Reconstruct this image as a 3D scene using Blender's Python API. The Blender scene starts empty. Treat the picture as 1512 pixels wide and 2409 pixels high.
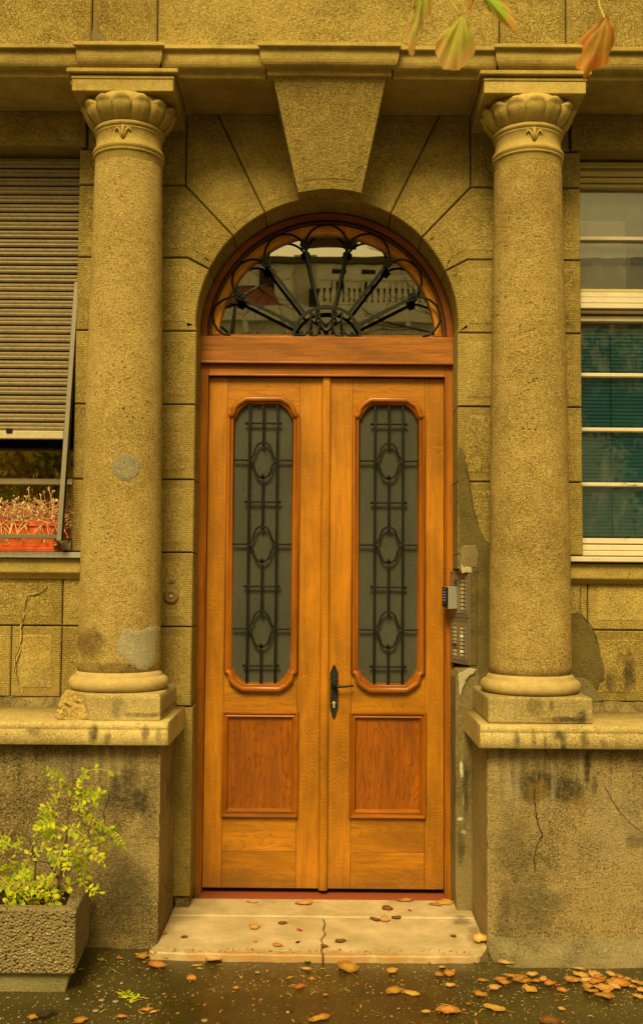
import bpy, bmesh, math, random
from mathutils import Vector, Matrix, noise as mnoise
R = math.radians
S = bpy.context.scene
COL = S.collection

# ------------------------------------------------------------------ camera
CX, CZ, PI_, YA, RO, F = 0.00053, 1.58455, 0.061508, 0.004034, 0.007666, 2451.3
CY = -5.3
W, H = 1512.0, 2409.0
cam_d = bpy.data.cameras.new('camera')
cam = bpy.data.objects.new('camera', cam_d); COL.objects.link(cam)
f0 = Vector((-math.sin(YA) * math.cos(PI_), math.cos(YA) * math.cos(PI_), math.sin(PI_)))
r0 = Vector((math.cos(YA), math.sin(YA), 0))
u0 = r0.cross(f0)
rr = r0 * math.cos(RO) + u0 * math.sin(RO)
uu = u0 * math.cos(RO) - r0 * math.sin(RO)
m = Matrix((rr, uu, -f0)).transposed().to_4x4()
m.translation = Vector((CX, CY, CZ))
cam.matrix_world = m
cam_d.sensor_fit = 'VERTICAL'; cam_d.sensor_height = 36; cam_d.sensor_width = 24
cam_d.lens = F / H * 36
cam_d.clip_start = 0.05; cam_d.clip_end = 600
cam_d.dof.use_dof = True; cam_d.dof.focus_distance = 5.0; cam_d.dof.aperture_fstop = 7.0
S.camera = cam

# ------------------------------------------------------------------ sky and sun
world = bpy.data.worlds.new('World'); S.world = world; world.use_nodes = True
nt = world.node_tree; nt.nodes.clear()
sky = nt.nodes.new('ShaderNodeTexSky'); sky.sky_type = 'NISHITA'; sky.sun_disc = False
sky.sun_elevation = R(46); sky.sun_rotation = R(190); sky.dust_density = 4; sky.air_density = 1.5
bw = nt.nodes.new('ShaderNodeRGBToBW')                 # overcast: the cloud greys the sky out
mixc = nt.nodes.new('ShaderNodeMix'); mixc.data_type = 'RGBA'; mixc.inputs[0].default_value = 0.9
warm = nt.nodes.new('ShaderNodeMix'); warm.data_type = 'RGBA'; warm.blend_type = 'MULTIPLY'; warm.inputs[0].default_value = 1
warm.inputs[7].default_value = (1.0, 0.76, 0.25, 1)
bg = nt.nodes.new('ShaderNodeBackground'); bg.inputs[1].default_value = 0.105
wo = nt.nodes.new('ShaderNodeOutputWorld')
nt.links.new(sky.outputs[0], bw.inputs[0]); nt.links.new(sky.outputs[0], mixc.inputs[6]); nt.links.new(bw.outputs[0], mixc.inputs[7])
cloud = nt.nodes.new('ShaderNodeMix'); cloud.data_type = 'RGBA'; cloud.inputs[0].default_value = 0.5; cloud.inputs[7].default_value = (5.0, 5.0, 5.0, 1)
nt.links.new(mixc.outputs[2], cloud.inputs[6]); nt.links.new(cloud.outputs[2], warm.inputs[6]); nt.links.new(warm.outputs[2], bg.inputs[0]); nt.links.new(bg.outputs[0], wo.inputs[0])
sun_d = bpy.data.lights.new('sun', 'SUN'); sun_d.energy = 2.8; sun_d.angle = R(22); sun_d.color = (1.0, 0.80, 0.36)
sun = bpy.data.objects.new('sun', sun_d); COL.objects.link(sun)
sd = Vector((math.sin(R(190)) * math.cos(R(46)), math.cos(R(190)) * math.cos(R(46)), math.sin(R(46))))
sun.rotation_euler = sd.to_track_quat('Z', 'Y').to_euler()
sun.location = (0, -8, 9)
S.view_settings.view_transform = 'Standard'; S.view_settings.look = 'None'
S.view_settings.gamma = 1; S.view_settings.exposure = 0.80; S.view_settings.use_curve_mapping = False
S.cycles.max_bounces = 6; S.cycles.transparent_max_bounces = 12

# ------------------------------------------------------------------ measuring helpers
def ray(u, v):
    u2 = u - W / 2; v2 = H / 2 - v
    a = u2 * math.cos(RO) - v2 * math.sin(RO); b = u2 * math.sin(RO) + v2 * math.cos(RO)
    x = a / F; y = math.cos(PI_) - b / F * math.sin(PI_); z = math.sin(PI_) + b / F * math.cos(PI_)
    return (x * math.cos(YA) - y * math.sin(YA), x * math.sin(YA) + y * math.cos(YA), z)
def at(u, v, Y):
    d = ray(u, v); t = (Y - CY) / d[1]
    return (CX + d[0] * t, CZ + d[2] * t)
def gat(u, v, Z):
    d = ray(u, v); t = (Z - CZ) / d[2]
    return (CX + d[0] * t, CY + d[1] * t)

# ------------------------------------------------------------------ mesh helpers
class MB:
    def __init__(s): s.v = []; s.f = []; s.m = []; s.s = []
    def add(s, vs, fs, mi=0, sm=False):
        o = len(s.v); s.v += [tuple(p) for p in vs]
        for f in fs: s.f.append([i + o for i in f]); s.m.append(mi); s.s.append(sm)
        return s
    def box(s, x0, x1, y0, y1, z0, z1, mi=0):
        return s.add([(x0,y0,z0),(x1,y0,z0),(x1,y1,z0),(x0,y1,z0),(x0,y0,z1),(x1,y0,z1),(x1,y1,z1),(x0,y1,z1)],
                     [(0,1,5,4),(1,2,6,5),(2,3,7,6),(3,0,4,7),(4,5,6,7),(3,2,1,0)], mi)
    def prism(s, poly, y0, y1, mi=0, sm=False):
        n = len(poly)
        vs = [(x, y0, z) for x, z in poly] + [(x, y1, z) for x, z in poly]
        s.add(vs, [list(range(n)), list(range(2*n-1, n-1, -1))], mi, False)
        return s.add(vs, [(i, (i+1) % n, n+(i+1) % n, n+i) for i in range(n)], mi, sm)
    def rings(s, rs, closed=True, mi=0, sm=True, cap0=False, cap1=False):
        n = len(rs[0]); vs = [p for r in rs for p in r]; fs = []
        for k in range(len(rs)-1):
            for i in range(n if closed else n-1):
                j = (i+1) % n
                fs.append((k*n+i, k*n+j, (k+1)*n+j, (k+1)*n+i))
        s.add(vs, fs, mi, sm)
        if cap0: s.add(rs[0], [list(range(n))], mi)
        if cap1: s.add(rs[-1], [list(range(n))], mi)
        return s
    def tube(s, path, r, n=6, mi=0, cap=True, sm=True, flat=1.0):
        P = [Vector(p) for p in path]; rs = []
        rad = r if isinstance(r, (list, tuple)) else [r] * len(P)
        up = None
        for i, p in enumerate(P):
            t = (P[min(i+1, len(P)-1)] - P[max(i-1, 0)])
            if t.length < 1e-9: t = Vector((0, 0, 1))
            t.normalize()
            if up is None:
                up = Vector((0, 1, 0)) if abs(t.y) < 0.9 else Vector((1, 0, 0))
            a = (up - t * up.dot(t)); a.normalize(); up = a
            b = t.cross(a)
            ph = math.pi / n if n == 4 else 0
            rs.append([p + (a * math.cos(2*math.pi*k/n + ph) * flat + b * math.sin(2*math.pi*k/n + ph)) * rad[i] for k in range(n)])
        return s.rings(rs, True, mi, sm, cap, cap)
    def lathe(s, prof, cx, cy, n=48, mi=0, sm=True):
        rs = [[(cx + r*math.cos(2*math.pi*k/n), cy + r*math.sin(2*math.pi*k/n), z) for k in range(n)] for r, z in prof]
        return s.rings(rs, True, mi, sm, True, True)
    def ball(s, c, r, n=8, sq=(1,1,1), mi=0):
        rs = []
        for i in range(n//2+1):
            a = -math.pi/2 + math.pi*i/(n//2)
            rs.append([(c[0]+sq[0]*r*math.cos(a)*math.cos(2*math.pi*k/n), c[1]+sq[1]*r*math.cos(a)*math.sin(2*math.pi*k/n), c[2]+sq[2]*r*math.sin(a)) for k in range(n)])
        return s.rings(rs, True, mi, True)
    def build(s, name, mats, parent=None, label=None, cat=None, group=None, kind=None, bevel=0, seg=1, weld=True):
        off = parent_loc(parent)
        me = bpy.data.meshes.new(name)
        me.from_pydata([(x-off[0], y-off[1], z-off[2]) for x, y, z in s.v], [], s.f)
        if not isinstance(mats, (list, tuple)): mats = [mats]
        for mt in mats: me.materials.append(mt)
        me.polygons.foreach_set('material_index', s.m); me.polygons.foreach_set('use_smooth', s.s)
        bm = bmesh.new(); bm.from_mesh(me)
        if weld: bmesh.ops.remove_doubles(bm, verts=bm.verts, dist=1e-5)
        bmesh.ops.recalc_face_normals(bm, faces=bm.faces)
        bm.to_mesh(me); bm.free(); me.update()
        o = bpy.data.objects.new(name, me); COL.objects.link(o)
        if parent: o.parent = parent
        tag(o, label, cat, group, kind)
        if bevel:
            b = o.modifiers.new('bevel', 'BEVEL'); b.width = bevel; b.segments = seg; b.limit_method = 'ANGLE'; b.angle_limit = R(40)
        return o
def parent_loc(p):
    v = Vector((0, 0, 0))
    while p is not None: v += Vector(p.location); p = p.parent
    return v
def tag(o, label=None, cat=None, group=None, kind=None):
    if label: o['label'] = label
    if cat: o['category'] = cat
    if group: o['group'] = group
    if kind: o['kind'] = kind
def thing(name, label, cat, loc=(0, 0, 0), group=None):
    o = bpy.data.objects.new(name, None); o.empty_display_size = 0.1; COL.objects.link(o)
    o.location = loc; tag(o, label, cat, group); return o

def inset(poly, d):
    n = len(poly); out = []
    area = sum(poly[i][0]*poly[(i+1) % n][1] - poly[(i+1) % n][0]*poly[i][1] for i in range(n))
    sg = 1 if area > 0 else -1
    for i in range(n):
        p0, p1, p2 = poly[i-1], poly[i], poly[(i+1) % n]
        a = Vector((p1[0]-p0[0], p1[1]-p0[1])).normalized(); b = Vector((p2[0]-p1[0], p2[1]-p1[1])).normalized()
        na = Vector((-a.y, a.x))*sg; nb = Vector((-b.y, b.x))*sg
        mN = (na + nb)
        if mN.length < 1e-6: mN = na
        mN.normalize(); c = max(0.35, mN.dot(nb))
        out.append((p1[0]+mN.x*d/c, p1[1]+mN.y*d/c))
    return out

# ------------------------------------------------------------------ material helpers
class G:
    def __init__(s, name):
        s.mat = bpy.data.materials.new(name); s.mat.use_nodes = True; s.t = s.mat.node_tree; s.t.nodes.clear()
        s.out = s.t.nodes.new('ShaderNodeOutputMaterial'); s.b = s.t.nodes.new('ShaderNodeBsdfPrincipled')
        s.t.links.new(s.b.outputs[0], s.out.inputs[0]); s._pos = None
    def n(s, ty, **kw):
        nd = s.t.nodes.new('ShaderNode' + ty)
        for k, v in kw.items(): setattr(nd, k, v)
        return nd
    def put(s, sock, v):
        if v is None: return
        if hasattr(v, 'is_linked') or hasattr(v, 'links'): s.t.links.new(v, sock)
        else:
            if isinstance(v, (tuple, list)) and len(v) == 3 and sock.type == 'RGBA': v = (*v, 1)
            sock.default_value = v
    def pos(s):
        if s._pos is None: s._pos = s.n('NewGeometry').outputs['Position']
        return s._pos
    def obj(s): return s.n('TexCoord').outputs['Object']
    def rnd(s): return s.n('ObjectInfo').outputs['Random']
    def mapv(s, v, scale=(1,1,1), loc=(0,0,0), rot=(0,0,0)):
        nd = s.n('Mapping'); s.put(nd.inputs[0], v); nd.inputs[1].default_value = loc; nd.inputs[2].default_value = rot; nd.inputs[3].default_value = scale
        return nd.outputs[0]
    def noise(s, v, sc, det=4, ro=0.55, dist=0, col=False):
        nd = s.n('TexNoise'); s.put(nd.inputs['Vector'], v); nd.inputs['Scale'].default_value = sc
        nd.inputs['Detail'].default_value = det; nd.inputs['Roughness'].default_value = ro; nd.inputs['Distortion'].default_value = dist
        return nd.outputs[1 if col else 0]
    def vor(s, v, sc, out='Distance', feat='F1', rand=1):
        nd = s.n('TexVoronoi', feature=feat); s.put(nd.inputs['Vector'], v); nd.inputs['Scale'].default_value = sc
        nd.inputs['Randomness'].default_value = rand
        return nd.outputs[out]
    def ramp(s, fac, pts):
        nd = s.n('ValToRGB'); s.put(nd.inputs[0], fac); cr = nd.color_ramp
        while len(cr.elements) < len(pts): cr.elements.new(0.5)
        for e, (p, c) in zip(cr.elements, pts):
            e.position = p; e.color = (*c, 1) if isinstance(c, (tuple, list)) else (c, c, c, 1)
        return nd.outputs[0]
    def mr(s, v, a, b, c=0, d=1, sm=False):
        nd = s.n('MapRange'); s.put(nd.inputs[0], v)
        if sm: nd.interpolation_type = 'SMOOTHSTEP'
        for i, x in zip((1, 2, 3, 4), (a, b, c, d)): nd.inputs[i].default_value = x
        return nd.outputs[0]
    def math(s, op, a, b=None, c=None):
        nd = s.n('Math', operation=op); s.put(nd.inputs[0], a); s.put(nd.inputs[1], b)
        if c is not None: s.put(nd.inputs[2], c)
        return nd.outputs[0]
    def vm(s, op, a, b=None):
        nd = s.n('VectorMath', operation=op); s.put(nd.inputs[0], a); s.put(nd.inputs[1], b)
        return nd.outputs[1 if op in ('LENGTH', 'DOT_PRODUCT', 'DISTANCE') else 0]
    def mix(s, f, a, b, mode='MIX'):
        nd = s.n('Mix', data_type='RGBA', blend_type=mode); s.put(nd.inputs[0], f); s.put(nd.inputs[6], a); s.put(nd.inputs[7], b)
        return nd.outputs[2]
    def sep(s, v):
        nd = s.n('SeparateXYZ'); s.put(nd.inputs[0], v); return nd.outputs
    def bump(s, h, st, dist=0.01, nrm=None):
        nd = s.n('Bump'); nd.inputs['Strength'].default_value = st; nd.inputs['Distance'].default_value = dist
        s.put(nd.inputs['Height'], h); s.put(nd.inputs['Normal'], nrm); return nd.outputs[0]
    def blob(s, x, z, rx, rz, warp, amt=0.5, soft=0.5):
        v = s.vm('SUBTRACT', s.pos(), (x, 0, z)); v = s.vm('MULTIPLY', v, (1/rx, 0, 1/rz))
        w = s.vm('MULTIPLY', s.vm('SUBTRACT', warp, (0.5, 0.5, 0.5)), (amt*4, 0, amt*4))
        return s.mr(s.vm('LENGTH', s.vm('ADD', v, w)), 1.0, soft, 0, 1, True)
    def done(s, col=None, rough=None, nrm=None, **kw):
        s.put(s.b.inputs['Base Color'], col); s.put(s.b.inputs['Roughness'], rough); s.put(s.b.inputs['Normal'], nrm)
        for k, v in kw.items(): s.put(s.b.inputs[k.replace('_', ' ')], v)
        return s.mat

def hexmul(c, k): return tuple(x*k for x in c)

DIRT = (0.035, 0.030, 0.020); PALE = (0.50, 0.43, 0.28); OCH = (0.34, 0.20, 0.04); GREY = (0.26, 0.25, 0.22)
def stone(name, lo, hi, grit=1.0, bump=0.6, blobs=(), tool=None, pits=0.0, scale=1.0, mott=0.5, spk=None, rough=0.9, streak=None, toolamt=1.0):
    g = G(name); p = g.pos()
    big = g.noise(p, 2.2, 6, 0.6); mid = g.noise(p, 14*scale, 5, 0.65); fine = g.noise(p, 150*scale, 3, 0.8)
    cell = g.vor(p, 210*scale, 'Color'); cf = g.sep(cell)[0]
    t = g.math('ADD', g.math('MULTIPLY', g.mr(big, .36, .64), mott), g.math('MULTIPLY', g.mr(mid, .3, .7), 0.42))
    t = g.math('ADD', t, g.math('MULTIPLY', g.mr(fine, .3, .7, -0.6, 0.6), grit))
    t = g.math('ADD', t, g.math('MULTIPLY', g.mr(g.rnd(), 0, 1, -0.20, 0.20), 1))
    c = g.mix(g.mr(t, -0.1, 1.0), lo, hi)
    c = g.mix(g.math('MULTIPLY', g.mr(cf, .82, .95), 0.45*grit), c, spk or hexmul(hi, 1.5))
    c = g.mix(g.math('MULTIPLY', g.mr(cf, .14, .05), 0.45*grit), c, hexmul(lo, 0.45))
    if pits:
        pv = g.vor(g.mapv(p, (1, 1, 1.4)), 26); pm = g.math('MULTIPLY', g.mr(pv, .20, .12), g.mr(g.noise(p, 3.1, 2), .48, .58))
        c = g.mix(g.math('MULTIPLY', pm, pits), c, hexmul(lo, .12))
    if blobs:
        wp = g.noise(p, 9, 5, 0.65, col=True); fm = g.noise(p, 45, 3)
        for (x, z, rx, rz, col, a, am) in blobs:
            b = g.blob(x, z, rx, rz, wp, am, 0.35)
            b = g.math('MULTIPLY', g.math('MULTIPLY', b, g.mr(fm, .25, .6, .45, 1)), a)
            c = g.mix(b, c, col)
    if streak:
        z0, z1, am = streak
        st = g.noise(g.mapv(p, (1, .2, .055)), 30, 5, .6); zz_ = g.math('ADD', g.sep(p)[2], g.math('MULTIPLY', g.noise(g.mapv(p, (1, 1, .1)), 7, 3), -.35))
        mk = g.mr(zz_, z1-.17, z0-.17)
        c = g.mix(g.math('MULTIPLY', g.math('MULTIPLY', g.mr(st, .44, .60), mk), am), c, DIRT)
        c = g.mix(g.math('MULTIPLY', g.math('MULTIPLY', g.mr(st, .42, .32), mk), am*.6), c, PALE)
    h = g.math('ADD', g.math('MULTIPLY', fine, 1.2), g.math('MULTIPLY', mid, 0.8))
    nrm = g.bump(h, min(1, bump*1.25), 0.018*1.0/scale)
    if tool is not None:
        x = g.sep(p)[tool]
        w = g.math('SINE', g.math('MULTIPLY', g.math('ADD', x, g.math('MULTIPLY', g.noise(p, 20, 2), 0.006)), 2*math.pi/0.0088))
        nrm = g.bump(w, 0.40*toolamt, 0.003, nrm)
        c = g.mix(g.math('MULTIPLY', g.mr(w, -1, 0.2, 1, 0), 0.18*toolamt), c, hexmul(lo, 0.5))
    return g.done(c, rough, nrm, Specular_IOR_Level=0.08)

LO, HI = (0.165, 0.116, 0.030), (0.52, 0.385, 0.125)
m_ash = stone('ashlar_rough', hexmul(LO, 1.25), hexmul(HI, 1.20), 1.15, 0.75)
m_tv = stone('ashlar_tooled_margin_vertical', hexmul(LO, 1.1), hexmul(HI, .86), 0.8, 0.5, tool=0)
m_th = stone('ashlar_tooled_margin_level', hexmul(LO, 1.1), hexmul(HI, .86), 0.8, 0.5, tool=2)
m_smooth = stone('dressed_stone', (0.23, 0.165, 0.045), (0.52, 0.39, 0.135), 0.55, 0.35, scale=1.3)
m_core = stone('dark_joint_mortar', (0.08, 0.06, 0.025), (0.14, 0.105, 0.045), 0.4, 0.3)  # dark mortar colour of the joints and the core behind them
m_under = stone('under_sill_stone', LO, hexmul(HI, 1.05), 0.9, 0.55, blobs=[
    (-1.33, 1.05, .20, .12, (0.30, 0.26, 0.14), .25, .3), (1.47, 1.12, .05, .13, DIRT, .8, .35), (1.55, 1.06, .06, .09, DIRT, .8, .3), (1.37, 1.08, .03, .07, DIRT, .6, .3)])
m_shaft = stone('column_stone', (0.31, 0.205, 0.055), (0.78, 0.57, 0.22), 1.15, 0.8, pits=.75, scale=0.95, mott=.35,
    spk=(0.66, 0.50, 0.20), blobs=[(-1.05, 1.27, .12, .09, (0.12, 0.075, 0.02), .75, .3), (-0.93, 1.18, .22, .025, (0.12, 0.075, 0.02), .6, .3)])
m_cap = stone('coping_stone', (0.27, 0.195, 0.075), (0.60, 0.47, 0.21), 0.9, 0.4, pits=.4, scale=1.1, blobs=[
    (-0.99, .90, .03, .06, DIRT, .85, .45), (-0.93, .88, .02, .05, DIRT, .6, .4), (-0.77, .90, .025, .05, DIRT, .7, .4), (-1.25, .91, .05, .03, DIRT, .6, .5), (-0.71, .89, .02, .05, DIRT, .5, .4),
    (0.83, .89, .02, .05, DIRT, .7, .4), (0.90, .89, .015, .05, DIRT, .6, .4), (1.01, .91, .05, .03, DIRT, .85, .5), (1.03, .87, .018, .06, DIRT, .8, .4), (1.12, .90, .03, .05, DIRT, .7, .4), (0.95, .88, .012, .05, DIRT, .6, .4), (1.2, .87, .02, .04, DIRT, .4, .4)])
m_plin = stone('plinth_stone', (0.26, 0.19, 0.08), (0.52, 0.41, 0.19), 0.8, 0.5, blobs=[
    (-0.90, 1.0, .05, .07, DIRT, .6, .4), (-0.78, .975, .13, .015, DIRT, .6, .3), (-0.88, .99, .02, .06, PALE, .5, .4),
    (0.92, 1.02, .05, .05, DIRT, .5, .5), (1.05, .97, .14, .018, DIRT, .85, .3), (1.12, .985, .04, .05, DIRT, .8, .4), (0.80, 1.0, .03, .05, PALE, .4, .4), (.99, 1.03, .015, .03, DIRT, .6, .4)])
m_torus = stone('torus_stone', (0.28, 0.19, 0.075), (0.50, 0.38, 0.17), 0.5, 0.3, scale=1.3)
m_ped = stone('pedestal_render', (0.11, 0.080, 0.032), (0.48, 0.36, 0.165), 1.25, 0.8, streak=(.86, .50, .38), mott=1.0, pits=.5, rough=.8, blobs=[
    # left side run-off and damp
    (-0.86, .66, .10, .16, DIRT, .75, .4), (-0.79, .60, .05, .08, DIRT, .85, .35), (-0.93, .64, .05, .12, DIRT, .5, .4), (-0.75, .58, .05, .2, DIRT, .4, .4),
    (-0.85, .22, .14, .22, (0.10, 0.085, 0.05), .7, .3), (-0.9, .45, .03, .12, DIRT, .35, .4), (-1.15, .75, .15, .08, PALE, .35, .3), (-1.25, .3, .15, .2, PALE, .2, .3),
    (-0.99, .74, .012, .07, PALE, .5, .3), (-0.89, .74, .01, .06, PALE, .45, .3), (-0.94, .70, .01, .08, PALE, .4, .3),
    # right side
    (0.92, .69, .12, .11, DIRT, .85, .4), (0.80, .66, .03, .14, PALE, .5, .3), (0.84, .70, .018, .10, PALE, .45, .3), (1.06, .66, .09, .07, DIRT, .8, .4), (1.0, .70, .018, .13, PALE, .55, .3),
    (0.93, .655, .06, .06, OCH, .75, .5), (1.10, .62, .06, .04, OCH, .45, .5), (1.15, .76, .018, .1, DIRT, .85, .25), (1.12, .77, .014, .09, PALE, .7, .25), (1.18, .68, .02, .06, DIRT, .6, .3),
    (0.82, .42, .12, .22, DIRT, .45, .35), (0.90, .18, .16, .16, (0.11, 0.09, 0.05), .7, .35), (0.78, .1, .05, .2, DIRT, .5, .3), (1.3, .5, .2, .25, PALE, .3, .3), (1.35, .45, .05, .06, DIRT, .55, .4)])
m_jambr = stone('stained_cement_jamb', (0.05, 0.04, 0.016), (0.25, 0.195, 0.09), 0.6, 0.5, mott=.9, rough=.75, blobs=[
    (0.66, .66, .012, .05, (0.7, 0.66, 0.52), .95, .4), (0.655, .43, .02, .012, (0.65, 0.6, 0.45), .9, .4), (0.67, .37, .02, .012, (0.6, 0.55, 0.42), .7, .5), (0.67, .52, .006, .05, (0.6, 0.5, 0.3), .8, .4),
    (0.68, .55, .02, .2, DIRT, .7, .3), (0.655, .3, .03, .1, DIRT, .7, .3)])
m_cement = stone('cement_patch', (0.14, 0.11, 0.048), (0.28, 0.225, 0.11), 0.5, 0.5, mott=.8, rough=.8)
m_cement2 = stone('damp_cement_patch', (0.075, 0.058, 0.018), (0.19, 0.145, 0.052), 0.5, 0.5, mott=.8, rough=.75)
m_greyp = stone('grey_repair_mortar', (0.27, 0.235, 0.15), (0.50, 0.44, 0.30), 0.7, 0.6, mott=.4)
m_white = stone('exposed_white_plaster', (0.34, 0.29, 0.17), (0.62, 0.55, 0.38), 0.4, 0.5)
m_break = stone('freshly_broken_stone', (0.42, 0.27, 0.07), (0.90, 0.66, 0.26), 0.9, 1.0, scale=.8)
m_skirt = stone('cement_skirting', (0.045, 0.034, 0.014), (0.27, 0.22, 0.12), 1.0, 0.5, mott=1.0, rough=.6)
m_crack = G('crack_void').done((0.02, 0.015, 0.008), .95)

def marble():
    g = G('pale_doorstep_stone'); p = g.pos()
    c = g.mix(g.mr(g.noise(p, 5, 6, .6), .35, .7), (0.36, 0.28, 0.16), (0.60, 0.47, 0.31))
    c = g.mix(g.math('MULTIPLY', g.mr(g.noise(p, 28, 6, .75), .50, .72), .55), c, (0.34, 0.24, 0.11))
    c = g.mix(g.mr(g.vor(p, 60), .10, .05), c, (0.2, 0.13, 0.06))
    wp = g.noise(p, 12, 4, .6, col=True)
    def gb(x, y, rx, ry):
        v = g.vm('MULTIPLY', g.vm('SUBTRACT', p, (x, y, 0)), (1/rx, 1/ry, 0))
        v = g.vm('ADD', v, g.vm('MULTIPLY', g.vm('SUBTRACT', wp, (.5, .5, .5)), (2, 2, 0)))
        return g.mr(g.vm('LENGTH', v), 1, .3, 0, 1, True)
    c = g.mix(g.math('MULTIPLY', gb(.64, -.36, .06, .10), .8), c, (0.16, 0.12, 0.07))
    c = g.mix(g.math('MULTIPLY', gb(.68, -.6, .05, .2), .7), c, (0.22, 0.15, 0.06))
    c = g.mix(g.math('MULTIPLY', gb(-.1, -.84, 1.0, .07), .75), c, (0.36, 0.18, 0.05))
    return g.done(c, .45, g.bump(g.noise(p, 90, 4), .25, .004))
m_step = marble()

def wood(name, axis, base, seed, dark=0.5, fleck=0.35, cath=0.4, rough=0.38):
    g = G(name); p = g.mapv(g.pos(), loc=(seed*1.7, seed*0.9, seed*2.3))
    st = (1, 1, 0.07) if axis == 'z' else (0.07, 1, 1)
    ps = g.mapv(p, st)
    g1 = g.noise(ps, 60, 5, .65); g2 = g.noise(ps, 190, 3, .7); big = g.noise(g.mapv(p, (1, 1, .35) if axis == 'z' else (.35, 1, 1)), 5, 4, .55, .4)
    # growth rings: level lines of a slow noise -> cathedral figure
    slow = g.noise(g.mapv(p, (3.2, 1, .85) if axis == 'z' else (.85, 1, 3.2)), 2.6, 2.5, .5, .25)
    ringv = g.math('SINE', g.math('MULTIPLY', slow, 105))
    ring = g.mr(ringv, .35, 1.0)
    dk, br = hexmul(base, .42), hexmul(base, 1.25)
    c = g.mix(g.mr(big, .32, .68), hexmul(base, .62), hexmul(base, 1.28))
    c = g.mix(g.math('MULTIPLY', g.mr(g1, .42, .66), dark*1.4), c, dk)
    c = g.mix(g.math('MULTIPLY', ring, g.math('MULTIPLY', g.mr(g1, .3, .6, .3, 1), cath)), c, dk)
    c = g.mix(g.math('MULTIPLY', g.mr(g2, .55, .75), .25), c, dk)
    xyz = g.sep(p); la, ta = (xyz[2], xyz[0]) if axis == 'z' else (xyz[0], xyz[2])
    ph = g.math('ADD', g.math('MULTIPLY', la, 330), g.math('MULTIPLY', g.noise(g.mapv(p, (3, 1, 1) if axis == 'z' else (1, 1, 3)), 5, 3, .6, .3), 38))
    ph = g.math('ADD', ph, g.math('MULTIPLY', g.math('SINE', g.math('MULTIPLY', ta, 60)), 3.0))
    fl = g.math('MULTIPLY', g.mr(g.math('SINE', ph), .45, 1.0, 0, 1), g.mr(g.noise(p, 16, 3, .6), .42, .62))
    c = g.mix(g.math('MULTIPLY', g.mr(fl, .0, .8), fleck*.9), c, hexmul(br, 1.2))
    wz = g.math('ADD', g.sep(g.pos())[2], g.math('MULTIPLY', g.noise(g.pos(), 14, 5, .7), -.22))
    c = g.mix(g.math('MULTIPLY', g.mr(wz, .02, -.10), .45), c, (0.10, 0.055, 0.02))
    c = g.mix(g.math('MULTIPLY', g.mr(g.noise(g.pos(), 7, 6, .75), .60, .72), .30), c, dk)
    h = g.math('ADD', g1, g.math('MULTIPLY', ringv, .15))
    return g.done(c, g.mr(g1, .3, .7, rough-.06, rough+.12), g.bump(h, .12, .003), Specular_IOR_Level=.3, Coat_Weight=.05, Coat_Roughness=.25)
OAK = (0.37, 0.142, 0.006); OAKD = (0.30, 0.092, 0.005)
w_stile = [wood('oak_upright_grain_%s' % n, 'z', OAK, i*3.1+1, .30, .45, .10) for i, n in enumerate(('warm', 'honey', 'fine', 'flecked'))]
w_rail = [wood('oak_level_grain_%s' % n, 'x', hexmul(OAK, 1.02), i*5.3+2, .30, .2, .5) for i, n in enumerate(('warm', 'honey', 'wavy', 'broad'))]
w_panel = wood('oak_panel_figure', 'z', (0.28, 0.078, 0.002), 9.0, .45, .12, .75)
w_mould = wood('oak_moulding', 'z', OAKD, 14.0, .4, .15, .15, .3)
w_mouldx = wood('oak_moulding_level', 'x', OAKD, 17.0, .4, .15, .15, .3)
w_frame = wood('oak_frame_upright', 'z', (0.34, 0.112, 0.005), 21.0, .35, .4, .15)
w_beam = wood('oak_beam', 'x', (0.34, 0.112, 0.006), 25.0, .55, .15, .35, .55)
w_arch = wood('oak_arch', 'x', (0.27, 0.070, 0.006), 28.0, .4, .2, .1, .4)

def iron():
    g = G('black_wrought_iron'); p = g.pos()
    n1 = g.noise(p, 160, 4, .7)
    return g.done(g.mix(g.mr(n1, .4, .7), (0.004, 0.0045, 0.004), (0.016, 0.017, 0.014)), g.mr(n1, .3, .7, .45, .65), g.bump(n1, .6, .003), Specular_IOR_Level=.2)
m_iron = iron()
def hammered():
    g = G('hammered_black_iron'); p = g.pos(); v = g.vor(p, 190)
    return g.done((0.006, 0.006, 0.005), .45, g.bump(v, .9, .004), Specular_IOR_Level=.3)
m_ham = hammered()
def obscured():
    g = G('obscured_textured_glass'); p = g.pos()
    n1 = g.noise(p, 230, 3, .8); n2 = g.noise(p, 2.0, 3)
    c = g.mix(g.mr(n2, .35, .65), (0.014, 0.015, 0.011), (0.036, 0.038, 0.028))
    c = g.mix(g.math('MULTIPLY', g.mr(n1, .35, .7), .6), c, (0.115, 0.115, 0.082))
    return g.done(c, .35, g.bump(n1, .8, .006), Specular_IOR_Level=.35)
m_obs = obscured()
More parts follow.
